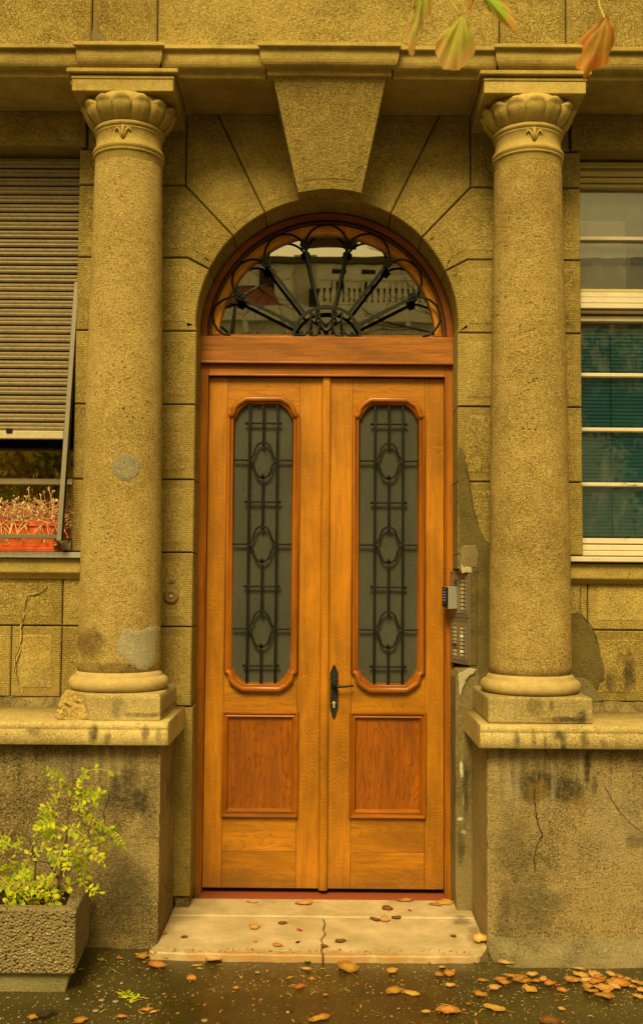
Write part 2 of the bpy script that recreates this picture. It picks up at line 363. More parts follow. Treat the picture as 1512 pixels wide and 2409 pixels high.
def clear(name, ior=2.1, tint=(1, 1, 1), dirt=0.0):
    g = G(name); t = g.t; t.nodes.remove(g.b)
    tr = g.n('BsdfTransparent'); tr.inputs[0].default_value = (*tint, 1); gl = g.n('BsdfGlossy'); gl.inputs['Roughness'].default_value = 0.01
    wv = g.noise(g.pos(), 3.0, 2, .5); g.put(gl.inputs['Normal'], g.bump(wv, .03, .01))
    fr = g.n('Fresnel'); fr.inputs[0].default_value = ior
    mx = g.n('MixShader'); t.links.new(fr.outputs[0], mx.inputs[0]); t.links.new(tr.outputs[0], mx.inputs[1]); t.links.new(gl.outputs[0], mx.inputs[2])
    o = mx.outputs[0]
    if dirt:
        df = g.n('BsdfDiffuse'); df.inputs[0].default_value = (.45, .43, .36, 1)
        m2 = g.n('MixShader'); g.put(m2.inputs[0], g.math('MULTIPLY', g.mr(g.noise(g.mapv(g.pos(), (1, 1, .4)), 14, 5, .7, .5), .5, .75), dirt))
        t.links.new(o, m2.inputs[1]); t.links.new(df.outputs[0], m2.inputs[2]); o = m2.outputs[0]
    t.links.new(o, g.out.inputs[0]); return g.mat
m_fanglass = clear('fanlight_glass', 5.0)
m_glass = clear('window_glass', 1.8, dirt=.12)
m_glassl = clear('left_window_glass', 6.0, dirt=.06)
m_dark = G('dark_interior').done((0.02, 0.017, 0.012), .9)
def paint(name, c, chip, wear=.35, rough=.5, chipc=(0.10, 0.06, 0.03)):
    g = G(name); p = g.pos(); n1 = g.noise(g.mapv(p, (.35, 1, 1)), 30, 6, .7); n2 = g.noise(p, 6, 3)
    cc = g.mix(g.mr(n2, .3, .7), hexmul(c, .82), c); cc = g.mix(g.math('MULTIPLY', g.mr(n1, .62, .68), chip), cc, chipc)
    cc = g.mix(g.math('MULTIPLY', g.mr(g.noise(p, 55, 4), .45, .75), wear), cc, hexmul(c, .5))
    return g.done(cc, rough, g.bump(n1, .25, .004))
m_cream = paint('flaking_cream_paint', (0.60, 0.52, 0.39), .8, .15)
m_cream2 = paint('yellowed_cream_paint', (0.45, 0.36, 0.14), .3, .25)
m_slat = paint('weathered_shutter_slat', (0.24, 0.18, 0.095), .6, .8, .7)
m_rail = paint('grey_brown_shutter_frame', (0.15, 0.12, 0.07), .4, .4, .5)
m_zinc = paint('weathered_zinc', (0.34, 0.33, 0.28), .3, .6, .45, (0.3, 0.17, 0.04))
m_steel = G('brushed_intercom_metal').done((0.20, 0.155, 0.115), .45, None, Metallic=.4)
m_steel2 = G('intercom_light_trim').done((0.27, 0.22, 0.165), .42, None, Metallic=.4)
m_grey = G('grey_keypad_housing').done((0.24, 0.24, 0.20), .45)
m_black = G('black_plastic').done((0.008, 0.007, 0.007), .4, None, Specular_IOR_Level=.25)
m_blue = G('blue_key_marks').done((0.22, 0.20, 0.50), .4)
m_card = paint('yellowed_name_card', (0.52, 0.44, 0.24), .2, .4)
m_cardw = G('white_name_card').done((0.9, 0.9, 0.9), .4)
m_brass = G('dull_brass').done((0.60, 0.50, 0.26), .35, None, Metallic=.6)
m_bell = stone('brown_bell_plastic', (0.17, 0.11, 0.06), (0.30, 0.20, 0.11), .3, .2)
m_terra = paint('orange_plastic_trough', (0.66, 0.115, 0.022), .25, .35, .5, (0.3, 0.05, 0.02))
m_red = G('red_threshold_paint').done((0.26, 0.055, 0.018), .6)
def blindmat():
    g = G('teal_venetian_slat'); p = g.pos()
    c = g.mix(g.mr(g.noise(g.mapv(p, (.5, 1, 3)), 8, 4), .3, .7), (0.09, 0.52, 0.80), (0.20, 0.74, 0.95))
    return g.done(c, .35)
m_blind = blindmat()
m_sheet = G('pale_grey_sheet').done((0.48, 0.52, 0.66), .8)
m_sheet2 = G('paler_sheet_square').done((0.86, 0.88, 0.95), .8)
def curt():
    g = G('net_curtain'); p = g.pos()
    return g.done(g.mix(g.noise(p, 3, 2), (0.25, 0.30, 0.20), (0.75, 0.80, 0.62)), .9)
m_curt = curt()
def aggregate():
    g = G('exposed_pebble_aggregate'); p = g.pos()
    v = g.vor(p, 88, 'Distance'); cc = g.vor(p, 88, 'Color'); r = g.sep(cc)
    pc = g.ramp(r[0], [(0, (0.02, 0.016, 0.01)), (.14, (0.05, 0.035, 0.02)), (.2, (0.20, 0.14, 0.06)), (.5, (0.33, 0.24, 0.10)), (.7, (0.26, 0.13, 0.035)), (.8, (0.32, 0.26, 0.14)), (1, (0.45, 0.38, 0.24))])
    c = g.mix(g.mr(v, .30, .55), pc, (0.17, 0.13, 0.055))
    c = g.mix(g.math('MULTIPLY', g.mr(g.noise(p, 5, 4), .45, .7), .5), c, (0.13, 0.10, 0.05))
    return g.done(c, .8, g.bump(g.mr(v, .1, .6, 1, 0), .85, .010))
m_agg = aggregate()
m_plconc = stone('mossy_planter_foot', (0.14, 0.12, 0.05), (0.30, 0.26, 0.13), .5, .4, rough=.7)
m_soil = stone('leafy_soil', (0.03, 0.02, 0.01), (0.14, 0.07, 0.02), 1, 1)
def asphalt(name, k, grit, wet):
    g = G(name); p = g.pos()
    w = g.noise(p, 1.6, 4, .6, .3)
    wetm = g.mr(w, .40, .56) if wet < .9 else None
    c = g.mix(g.mr(g.noise(p, 3, 5), .3, .7), (0.075*k, 0.058*k, 0.014*k), (0.155*k, 0.118*k, 0.030*k))
    c = g.mix(g.math('MULTIPLY', g.mr(g.noise(p, 120, 3), .4, .7), .5), c, (0.03*k, 0.026*k, 0.014*k))
    cell = g.sep(g.vor(p, 95, 'Color'))[0]; dist = g.vor(p, 95)
    msk = g.math('MULTIPLY', g.mr(cell, .90, .93), g.mr(dist, .42, .3))
    msk = g.math('MULTIPLY', msk, g.mr(g.noise(p, 3.3, 3), .40, .6, .15, 1))
    c = g.mix(g.math('MULTIPLY', msk, grit), c, (0.50, 0.42, 0.20))
    ro = g.mr(w, .40, .58, .10, .42) if wet < .9 else g.mr(g.noise(p, 6, 3), .3, .7, .10, .22)
    h = g.math('ADD', g.noise(p, 130, 3), g.math('MULTIPLY', msk, .5))
    return g.done(c, ro, g.bump(h, .30 if wet < .9 else .10, .004), Specular_IOR_Level=.6)
m_road = asphalt('wet_asphalt', .46, 1, .5)
m_patch = asphalt('smooth_wet_asphalt_patch', .38, .25, 1)
def leafm(name, a, b, edge, trans=.25):
    g = G(name); p = g.obj()
    n1 = g.noise(p, 18, 4, .6); c = g.mix(g.mr(n1, .35, .65), a, b)
    uvd = g.vm('LENGTH', p); c = g.mix(g.math('MULTIPLY', g.mr(g.math('ADD', uvd, g.math('MULTIPLY', n1, .02)), .030, .045), .8), c, edge)
    c = g.mix(g.math('MULTIPLY', g.mr(g.rnd(), 0, 1), .3), c, edge)
    m = g.done(c, .5, g.bump(n1, .3, .002))
    tl = g.n('BsdfTranslucent'); g.put(tl.inputs[0], c); mx = g.n('MixShader'); mx.inputs[0].default_value = trans
    g.t.links.new(g.b.outputs[0], mx.inputs[1]); g.t.links.new(tl.outputs[0], mx.inputs[2]); g.t.links.new(mx.outputs[0], g.out.inputs[0])
    return m
LM = {
 'tan': leafm('tan_dead_leaf', (0.55, 0.34, 0.13), (0.66, 0.44, 0.19), (0.40, 0.18, 0.05), .1),
 'orange': leafm('orange_dead_leaf', (0.62, 0.27, 0.05), (0.50, 0.22, 0.05), (0.32, 0.12, 0.03), .1),
 'ochre': leafm('ochre_dead_leaf', (0.52, 0.29, 0.05), (0.40, 0.20, 0.035), (0.26, 0.11, 0.02), .1),
 'brown': leafm('brown_dead_leaf', (0.26, 0.10, 0.025), (0.16, 0.06, 0.015), (0.10, 0.04, 0.01), .05),
 'yellow': leafm('yellow_dead_leaf', (0.60, 0.40, 0.10), (0.50, 0.29, 0.05), (0.45, 0.22, 0.04), .1),
 'green': leafm('fresh_green_leaf', (0.30, 0.42, 0.04), (0.40, 0.46, 0.06), (0.30, 0.34, 0.04), .3),
 'pink': leafm('magenta_petal', (0.60, 0.03, 0.20), (0.70, 0.08, 0.30), (0.45, 0.02, 0.12), .2),
 'dark': leafm('wet_dark_leaf', (0.03, 0.02, 0.01), (0.05, 0.03, 0.012), (0.02, 0.012, 0.008), 0),
 'red': leafm('reddish_dead_leaf', (0.50, 0.10, 0.03), (0.45, 0.20, 0.05), (0.3, 0.08, 0.02), .1)}
def shrubm():
    g = G('lime_green_leaflet'); p = g.pos(); n1 = g.noise(p, 38, 2)
    c = g.mix(g.mr(n1, .35, .65), (0.16, 0.29, 0.006), (0.56, 0.60, 0.012))
    c = g.mix(g.math('MULTIPLY', g.mr(g.noise(p, 9, 2), .52, .66), .6), c, (0.60, 0.50, 0.04))
    m = g.done(c, .6, None, Specular_IOR_Level=.2); tl = g.n('BsdfTranslucent'); g.put(tl.inputs[0], c); mx = g.n('MixShader'); mx.inputs[0].default_value = .35
    g.t.links.new(g.b.outputs[0], mx.inputs[1]); g.t.links.new(tl.outputs[0], mx.inputs[2]); g.t.links.new(mx.outputs[0], g.out.inputs[0]); return m
m_leaflet = shrubm()
m_twig = G('brown_twig').done((0.10, 0.055, 0.03), .8)
m_rachis = G('yellow_leaf_stalk').done((0.50, 0.38, 0.06), .6)
m_pink = G('pink_succulent_stem').done((0.70, 0.20, 0.17), .5)
m_pink2 = G('pale_orange_stem').done((0.62, 0.36, 0.17), .5)
m_mag = G('magenta_stem').done((0.70, 0.08, 0.24), .5)
m_tip = G('straw_flower_tip').done((0.70, 0.55, 0.25), .7)
m_tip2 = G('olive_brown_leaf_tip').done((0.36, 0.24, 0.07), .7)

# ================================================================== GROUND
b = MB()
GZ = -0.032
b.add([(-80, -90, GZ), (80, -90, GZ), (80, 0.2, GZ), (-80, 0.2, GZ)], [(0, 1, 2, 3)])
b.build('pavement', m_road, kind='structure')
pp = [gat(u, v, GZ) for u, v in ((395, 2350), (560, 2336), (800, 2338), (990, 2343), (1012, 2346), (1050, 2409), (1080, 2500), (300, 2500), (360, 2409))]
b = MB(); b.add([(x, y, GZ+.004) for x, y in pp], [list(range(len(pp)))])
b.build('asphalt_patch', m_patch, kind='structure')

# door step: two slabs and the strip of red threshold
step = thing('doorstep', 'pale stone doorstep in front of the wooden double door, cracked across the middle', 'doorstep', (0, -.5, 0))
crx = [0.0, .012, .004, .014, -.006, .006, -.004, .004]
cry = [-.335, -.42, -.50, -.56, -.63, -.70, -.76, -.83]
cxs = [0.0 + d for d in crx]
left = [(-.71, -.335), (-.71, -.70), (-.733, -.785), (-.722, -.808), (-.65, -.812), (-.56, -.822), (-.47, -.816), (-.38, -.827), (-.28, -.820), (-.18, -.830), (-.08, -.824)]
def slab(poly, z0, z1, name):
    mb = MB(); n = len(poly)
    vs = [(x, y, z0) for x, y in poly] + [(x, y, z1) for x, y in poly]
    mb.add(vs, [list(range(n)), list(range(n, 2*n))] + [(i, (i+1) % n, n+(i+1) % n, n+i) for i in range(n)])
    return mb.build(name, m_step, step, bevel=.006, seg=2)
slab(left + [(cxs[-1]-.003, cry[-1])] + [(x-.003, y) for x, y in reversed(list(zip(cxs, cry)))][1:], GZ-.02, 0.0, 'slab')
slab([(x+.003, y) for x, y in zip(cxs, cry)] + [(.1, -.829), (.2, -.822), (.27, -.828), (.36, -.821), (.45, -.827), (.55, -.818), (.60, -.822), (.65, -.812), (.675, -.79), (.71, -.70), (.71, -.335)], GZ-.02, -0.002, 'slab')
slab([(-.71, -.331), (.71, -.331), (.71, -.075), (-.71, -.075)], GZ-.02, 0.001, 'threshold_slab')
MB().box(-.606, .606, -.070, .04, -.03, .004).build('threshold_strip', m_red, step)
MB().box(-.70, .70, -.80, -.02, GZ-.03, -.012).build('bed', m_core, step)

# ================================================================== STONE WALL (facade)
YF = -.23
wall = thing('facade_wall', 'olive sandstone ashlar house front framing the arched doorway and both windows', 'wall', (0, -.2, 0))
RA = .645; ZA = 2.815
def arc(a0, a1, n, r=RA):
    return [(r*math.cos(R(a0+(a1-a0)*i/n)), ZA + r*math.sin(R(a0+(a1-a0)*i/n))) for i in range(n+1)]
def block(poly, yf=YF, yb=.06, margin=.042, gap=.0027, name='stone_block', mats=None, rough=True, jit=True, parent=wall, label=None):
    """polygon in (x, z); chamfered joint, tooled margin, rough field standing slightly proud"""
    if jit: yf = yf + random.uniform(-.0025, .0025)
    p0 = inset(poly, gap); p1 = inset(poly, gap + .005)
    n = len(poly); mb = MB()
    mats = mats or [m_ash, m_th, m_tv]
    r0_ = [(x, yb, z) for x, z in p0]; r1 = [(x, yf+.006, z) for x, z in p0]; r2 = [(x, yf, z) for x, z in p1]
    mb.rings([r0_, r1], True, 1, False); mb.rings([r1, r2], True, 1, False)
    if rough and margin:
        p2 = inset(poly, gap + margin); p3 = inset(poly, gap + margin + .005)
        r3 = [(x, yf, z) for x, z in p2]; r4 = [(x, yf-.0028, z) for x, z in p3]
        for i in range(n):
            j = (i+1) % n; dx = abs(poly[j][0]-poly[i][0]); dz = abs(poly[j][1]-poly[i][1])
            mb.add([r2[i], r2[j], r3[j], r3[i]], [(0, 1, 2, 3)], 2 if dx > dz else 1)
            mb.add([r3[i], r3[j], r4[j], r4[i]], [(0, 1, 2, 3)], 0)
        mb.add(r4, [list(range(n))], 0)
    else: mb.add(r2, [list(range(n))], 0)
    mb.add(r0_, [list(range(n))], 1)
    return mb.build(name, mats, parent, label)
random.seed(5)
J = [.952, 1.334, 1.694, 2.05, 2.42, 2.786, 3.153, 3.518, 3.887]
def mir(poly, sg): return poly if sg < 0 else [(-x, z) for x, z in reversed(poly)]
for sg in (-1, 1):
    XW = -1.238 if sg < 0 else -1.253
    for i in range(5):
        z0, z1 = J[i], J[i+1]
        if sg > 0 and i in (0, 1): block(mir([(-.95, z0), (-.75, z0), (-.75, z1), (-.95, z1)], sg), margin=.03)
        else: block(mir([(-.95, z0), (-.64, z0), (-.64, z1), (-.95, z1)], sg))
        xo = XW if z0 > 1.6 else -1.272
        if i == 1:
            block(mir([(xo, z0), (-.95, z0), (-.95, 1.585), (xo, 1.585)], sg), margin=.035)
            block(mir([(XW, 1.69), (-.95, 1.69), (-.95, z1+.001), (XW, z1+.001)], sg), margin=0) if z1 > 1.70 else None
            MB().box(*sorted((sg*-XW*-1*-1, sg*.95)), YF+.02, .06, 1.585, 1.70).build('backing_stone', m_core, wall)
        else: block(mir([(xo, z0), (-.95, z0), (-.95, z1), (xo, z1)], sg))
    a6 = math.degrees(math.atan2(.278, -.578)); a7 = math.degrees(math.atan2(.45, -.469)); a8 = math.degrees(math.atan2(.58, -.318))
    block(mir([(-.95, J[5]), (-.64, J[5])] + arc(180, a6, 8) + [(-.693, J[6]), (-.95, J[6])], sg))
    block(mir([(-.95, J[6]), (-.693, J[6])] + arc(a6, a7, 6) + [(-.708, J[7]), (-.95, J[7])], sg))
    block(mir([(-.708, J[7])] + arc(a7, a8, 6) + [(-.555, J[8]), (-.708, J[8])], sg), margin=.035)
    if sg > 0: block(arc(a8, 180-a8, 16)[::1] + [(.555, J[8]), (-.555, J[8])], margin=.035)
    block(mir([(-.95, J[7]), (-.708, J[7]), (-.708, J[8]), (-.95, J[8])], sg))
    for a, c in ((5, 6), (6, 7), (7, 8)):
        block(mir([(XW, J[a]), (-.95, J[a]), (-.95, J[c] if c < 8 else 3.70), (XW, J[c] if c < 8 else 3.70)], sg))
    # lintel over the window, one long stone, a little proud
    ZL = 3.705
    block(mir([(-2.3, ZL), (-1.20, ZL), (-1.20, J[8]), (-2.3, J[8])], sg), yf=-.25, yb=.1, margin=.03, name='lintel')
    block(mir([(-1.20, 3.70), (-.95, 3.70), (-.95, J[8]), (-1.20, J[8])], sg), margin=0)
    # jamb strip beside the door under the coping
    if sg < 0:
        block([(-.735, .05), (-.632, .05), (-.63, .12), (-.63, .95), (-.735, .95)], margin=.0, mats=[m_th, m_th, m_tv], label='narrow weathered jamb stone with a broken foot')
        MB().prism([(-.70, GZ), (-.65, GZ), (-.635, .02), (-.645, .046), (-.68, .043), (-.71, .048)], YF+.01, .06).build('broken_foot', m_ped, wall, bevel=.004)
    else:
        MB().prism([(.735, GZ), (.64, GZ), (.632, .1), (.632, 1.10), (.645, 1.135), (.70, 1.15), (.76, 1.15), (.76, .9), (.735, .9)], YF, .06).build('jamb_stone', m_jambr, wall, 'dark stained cement jamb below the intercom', bevel=.008, seg=2)
    # stones below the window
    YU = -.10
    if sg < 0: rows = [(.99, 1.334, [-2.3, -1.516, -1.272+.0]), (1.334, 1.585, [-2.3, -1.90, -1.272])]
    else: rows = [(.99, 1.334, [-2.3, -1.545, -1.272]), (1.334, 1.585, [-2.3, -2.0, -1.272])]
    for z0, z1, xs in rows:
        for xa, xb in zip(xs, xs[1:]):
            block(mir([(xa, z0), (xb, z0), (xb, z1), (xa, z1)], sg), yf=YF+.004, yb=.2, name='stone_block', mats=[m_under, m_th, m_tv])
    # cement haunching where the wall meets the coping
    mb = MB(); n = 24
    rs = []
    for k in range(n+1):
        x = sg*(.74 + (2.3-.74)*k/n); h = .040 + .012*mnoise.noise(Vector((x*9, 1, 2))); d = .09 + .02*mnoise.noise(Vector((x*7, 4, 2)))
        rs.append([(x, YF-d, .949), (x, YF-d*.45, .949+h*.35), (x, YF-.012, .949+h), (x, YF+.03, .952+h)])
    mb.rings(rs, False, 0, True); mb.build('haunching', m_ped, wall)
    # sill course
    xa, xb = sorted((sg*1.178, sg*2.3))
    mb = MB()
    if sg < 0: prof = [(-.275, 1.660), (-.275, 1.592), (-.255, 1.582), (-.235, 1.560), (.1, 1.56), (.1, 1.66)]
    else: prof = [(-.275, 1.655), (-.275, 1.582), (-.262, 1.574), (-.238, 1.558), (.1, 1.558), (.1, 1.655)]
    mb.rings([[(xa, y, z) for y, z in prof], [(xb, y, z) for y, z in prof]], True, 0, False, True, True)
    mb.build('sill_stone', m_smooth, wall, bevel=.004)

# upper wall and cornice
YC = -.60
zc = {}
xj = [-2.3, -1.103, -.798, 0.0, .79, 1.099, 2.3]
for a, c in zip(xj, xj[1:]):
    if a == 0.0: continue
    if c == 0.0: c = .79
    block([(a, 3.985), (c, 3.985), (c, 4.70), (a, 4.70)], yf=YC, yb=-.1, margin=.03, name='frieze_block')
MB().box(-2.3, 2.3, YC+.03, .1, 3.887, 4.7).build('lintel_core', m_core, wall)
prof = [(YC, 3.887), (YC, 3.909)]                                             # lower fillet
prof += [(YC-.012-.052*math.sin(math.pi/2*t/5), 3.912 + .066*(1-math.cos(math.pi/2*t/5))) for t in range(6)]
prof = [(YC, 3.887), (YC, 3.910), (YC-.014, 3.912)] + [(YC-.020-.036*math.sin(R(a))**.75, 3.914+.066*(1-math.cos(R(a)))*.98) for a in (12, 26, 40, 54, 68, 80, 90)] + [(YC-.055, 3.985), (YC-.078, 3.987), (YC-.078, 4.006), (YC+.04, 4.012), (YC+.04, 3.887)]
def cornice(x0, x1, proud=0.0, ret=True, name='cornice_piece'):
    mb = MB(); n = 10; rs = []
    base = YC
    for k in range(n+1):
        t = k/n; ring = []
        for (y, z) in prof:
            e = max(0, base - y) if ret else 0
            xa, xb = x0 - e*.55, x1 + e*.55
            x = xa + (xb-xa)*t
            w = .0022*mnoise.noise(Vector((x*6, z*30, y*30)))
            ring.append((x, y-proud*(1 if y <= base else 0)+w*(1 if y <= base else 0), z + w*.6))
        rs.append(ring)
    mb.rings(rs, True, 0, False, True, True)
    return mb.build(name, m_smooth, wall, bevel=.003)
for x0, x1 in ((-2.3, -1.14), (-.77, -.29), (.295, .77), (1.13, 2.3)): cornice(x0, x1, 0, False)
for sg in (-1, 1): cornice(*sorted((sg*1.125, sg*.79)), .028)
cornice(-.285, .29, .032)
# soffit slabs
for xa, xb in ((-2.3, -1.2), (-.71, -.24), (.24, .71), (1.2, 2.3)):
    MB().box(xa, xb, YC+.012, YF+.05, 3.884, 3.93).build('soffit_slab', m_smooth, wall, bevel=.002)
MB().box(-1.2, -.71, YC+.012, YF+.05, 3.86, 3.93).build('soffit_slab', m_smooth, wall)
MB().box(.71, 1.2, YC+.012, YF+.05, 3.86, 3.93).build('soffit_slab', m_smooth, wall)

mb = MB(); rs = []
for k in range(33):
    a = math.pi*k/32; rs.append([(r_*math.cos(a), y_, ZA+r_*math.sin(a)) for r_, y_ in ((.652, .062), (1.22, .062), (1.22, .12), (.652, .12))])
mb.rings(rs, True, 0, False, True, True); mb.build('joint_light_stop', m_core, wall)  # unseen dark backing, added to stop light coming through the joints
for sg in (-1, 1): MB().box(*sorted((sg*.652, sg*1.22)), .062, .12, GZ, ZA).build('joint_light_stop', m_core, wall)
# keystone: tapering, its face leaning forward towards the top
def kst():
    T = [(-.262, 3.905), (.268, 3.905)]; Bm = [(-.143, 3.430)]
    nb = 6
    bot = [(-.143 + .303*k/nb, 3.428 + .016*math.sin(math.pi*k/nb)) for k in range(nb+1)]
    out = [(T[0][0], T[0][1])] + bot + [(T[1][0], T[1][1])]
    def yy(z): return -.39 + (-.622+.39)*(z-3.43)/(3.905-3.43)
    mb = MB(); n = len(out)
    fr = [(x, yy(z), z) for x, z in out]; bk = [(x*.985, YF+.01, z - (0 if z > 3.8 else .002)) for x, z in out]
    i1 = inset(out, .038); i2 = inset(out, .044)
    r1 = [(x, yy(z), z) for x, z in i1]; r2 = [(x, yy(z)-.002, z) for x, z in i2]
    mb.rings([bk, fr], True, 1, False); 
    for i in range(n):
        j = (i+1) % n; up = abs(out[j][1]-out[i][1]) > abs(out[j][0]-out[i][0])
        mb.add([fr[i], fr[j], r1[j], r1[i]], [(0, 1, 2, 3)], 1 if up else 2)
    mb.rings([r1, r2], True, 0, False); mb.add(r2, [list(range(n))], 0); mb.add(bk, [list(range(n))], 1)
    return mb.build('keystone', [m_ash, m_ash, m_ash], wall, 'wedge-shaped keystone leaning out over the arch')
kst()

MB().box(.70, .752, YF, .06, 1.148, 1.624).build('jamb_infill', m_cement2, wall)
MB().box(.642, .752, YF, .06, 1.622, 1.696).build('jamb_infill', m_cement, wall, bevel=.006)
# cement repairs on the right jamb
def patch(pts, Y, mat, name='cement_patch', th=.002, label=None, parent=wall):
    rnd = random.Random(len(pts)*7+int(pts[0][0]))
    P = []
    for i, (u, v) in enumerate(pts):
        u2, v2 = pts[(i+1) % len(pts)]
        k = max(1, int(math.hypot(u2-u, v2-v)/9))
        for j in range(k):
            t = j/k; P.append(at(u+(u2-u)*t + (rnd.uniform(-2.5, 2.5) if j else 0), v+(v2-v)*t + (rnd.uniform(-3, 3) if j else 0), Y))
    P = P[::-1]
    i1 = inset(P, .004)
    mb = MB(); n = len(P)
    mb.rings([[(x, Y, z) for x, z in P], [(x, Y-th, z) for x, z in i1]], True, 0, False); mb.add([(x, Y-th, z) for x, z in i1], [list(range(n))])
    return mb.build(name, mat, parent, label)
patch([(1078, 1050), (1090, 1062), (1098, 1090), (1104, 1130), (1112, 1190), (1130, 1250), (1160, 1290), (1160, 1600), (1125, 1640), (1124, 1560), (1124, 1345), (1079, 1345), (1078, 1150)], YF-.0045, m_cement2, label='damp olive cement repair on the jamb right of the door')
patch([(1086, 1285), (1118, 1282), (1124, 1300), (1122, 1336), (1104, 1338), (1080, 1338)], YF-.0066, m_cement, label='lighter cement smear round the intercom')
patch([(1085, 1325), (1090, 1335), (1108, 1335), (1110, 1348), (1086, 1349)], YF-.009, m_white, 'plaster_chip')
patch([(1076, 1585), (1100, 1572), (1120, 1575), (1095, 1600), (1082, 1640), (1078, 1620)], YF-.010, m_white, 'plaster_chip')
patch([(1335, 1440), (1366, 1443), (1395, 1480), (1410, 1530), (1420, 1570), (1418, 1600), (1400, 1625), (1335, 1620)], YF-.0045, m_cement2, label='damp cement repair under the right window')
patch([(1335, 1590), (1375, 1596), (1398, 1620), (1420, 1646), (1380, 1652), (1335, 1648)], YF-.0066, m_cement, label='pale cement smear behind the right column base')
patch([(218, 68), (232, 62), (238, 80), (248, 92), (256, 104), (216, 106)], YC, m_cement, label='small cement repair above the left column', th=.006)
# cracks
def crack(pts, Y, w=2.2, parent=wall, name='crack', mat=None):
    rnd = random.Random(int(pts[0][0])); P = []
    for (u, v), (u2, v2) in zip(pts, pts[1:]):
        k = max(2, int(math.hypot(u2-u, v2-v)/7))
        for j in range(k): t = j/k; P.append((u+(u2-u)*t+rnd.uniform(-1.6, 1.6), v+(v2-v)*t+rnd.uniform(-1, 1)))
    P.append(pts[-1]); mb = MB(); n = len(P); A = []; B_ = []
    for i, (u, v) in enumerate(P):
        ww = w*(.35+.65*rnd.random())*(.35 if i in (0, n-1) else 1)
        du = P[min(i+1, n-1)][0]-P[max(i-1, 0)][0]; dv = P[min(i+1, n-1)][1]-P[max(i-1, 0)][1]; L = math.hypot(du, dv) or 1
        a = at(u-dv/L*ww/2, v+du/L*ww/2, Y); c = at(u+dv/L*ww/2, v-du/L*ww/2, Y)
        A.append((a[0], Y, a[1])); B_.append((c[0], Y, c[1]))
    mb.rings([[(x, y, z) for x, y, z in A], [(x, y, z) for x, y, z in B_]], False, 0, False)
    mb.build(name, mat or m_crack, parent)
YB = YF-.0012-.004
crack([(112, 1378), (95, 1395), (62, 1400), (55, 1440), (50, 1475), (48, 1530), (36, 1560), (38, 1590), (50, 1620), (56, 1638)], YF-.0075, 4.5, mat=m_smooth)
crack([(112, 1378), (94, 1396), (66, 1402), (52, 1440), (52, 1500), (46, 1530), (38, 1545), (36, 1580), (47, 1615)], YF-.0082, 1.9)
crack([(1365, 1378), (1363, 1438), (1395, 1480), (1409, 1525)], YF-.010, 2)
crack([(1096, 1100), (1104, 1135), (1112, 1190), (1125, 1240)], YF-.011, 2)
crack([(1480, 1345), (1476, 1362)], -.277, 2); 
# doorbell on the left jamb
bell = thing('doorbell', 'round brown doorbell on the stone jamb left of the door', 'doorbell', (-.744, YF, 1.481))
def disc(cx, cz, y0, prof, n=28):
    mb = MB(); rs = [[(cx+r*math.cos(2*math.pi*k/n), y0-y, cz+r*math.sin(2*math.pi*k/n)) for k in range(n)] for r, y in prof]
    return mb.rings(rs, True, 0, True, True, True)
disc(-.744, 1.481, YF, [(.035, 0), (.035, .008), (.030, .016), (.020, .020), (.018, .016), (.010, .017)]).build('bell_plate', m_bell, bell)
disc(-.744, 1.481, YF-.016, [(.008, 0), (.008, .006), (.003, .007)]).build('button', m_brass, bell)
for dx, dz in ((0, .024), (0, -.024)): disc(-.744+dx, 1.481+dz, YF-.014, [(.0035, 0), (.003, .004)], 8).build('screw', m_black, bell)
patch([(398, 1363), (412, 1362), (413, 1372), (399, 1374)], YF-.004, m_jambr, 'old_fixing', .003)

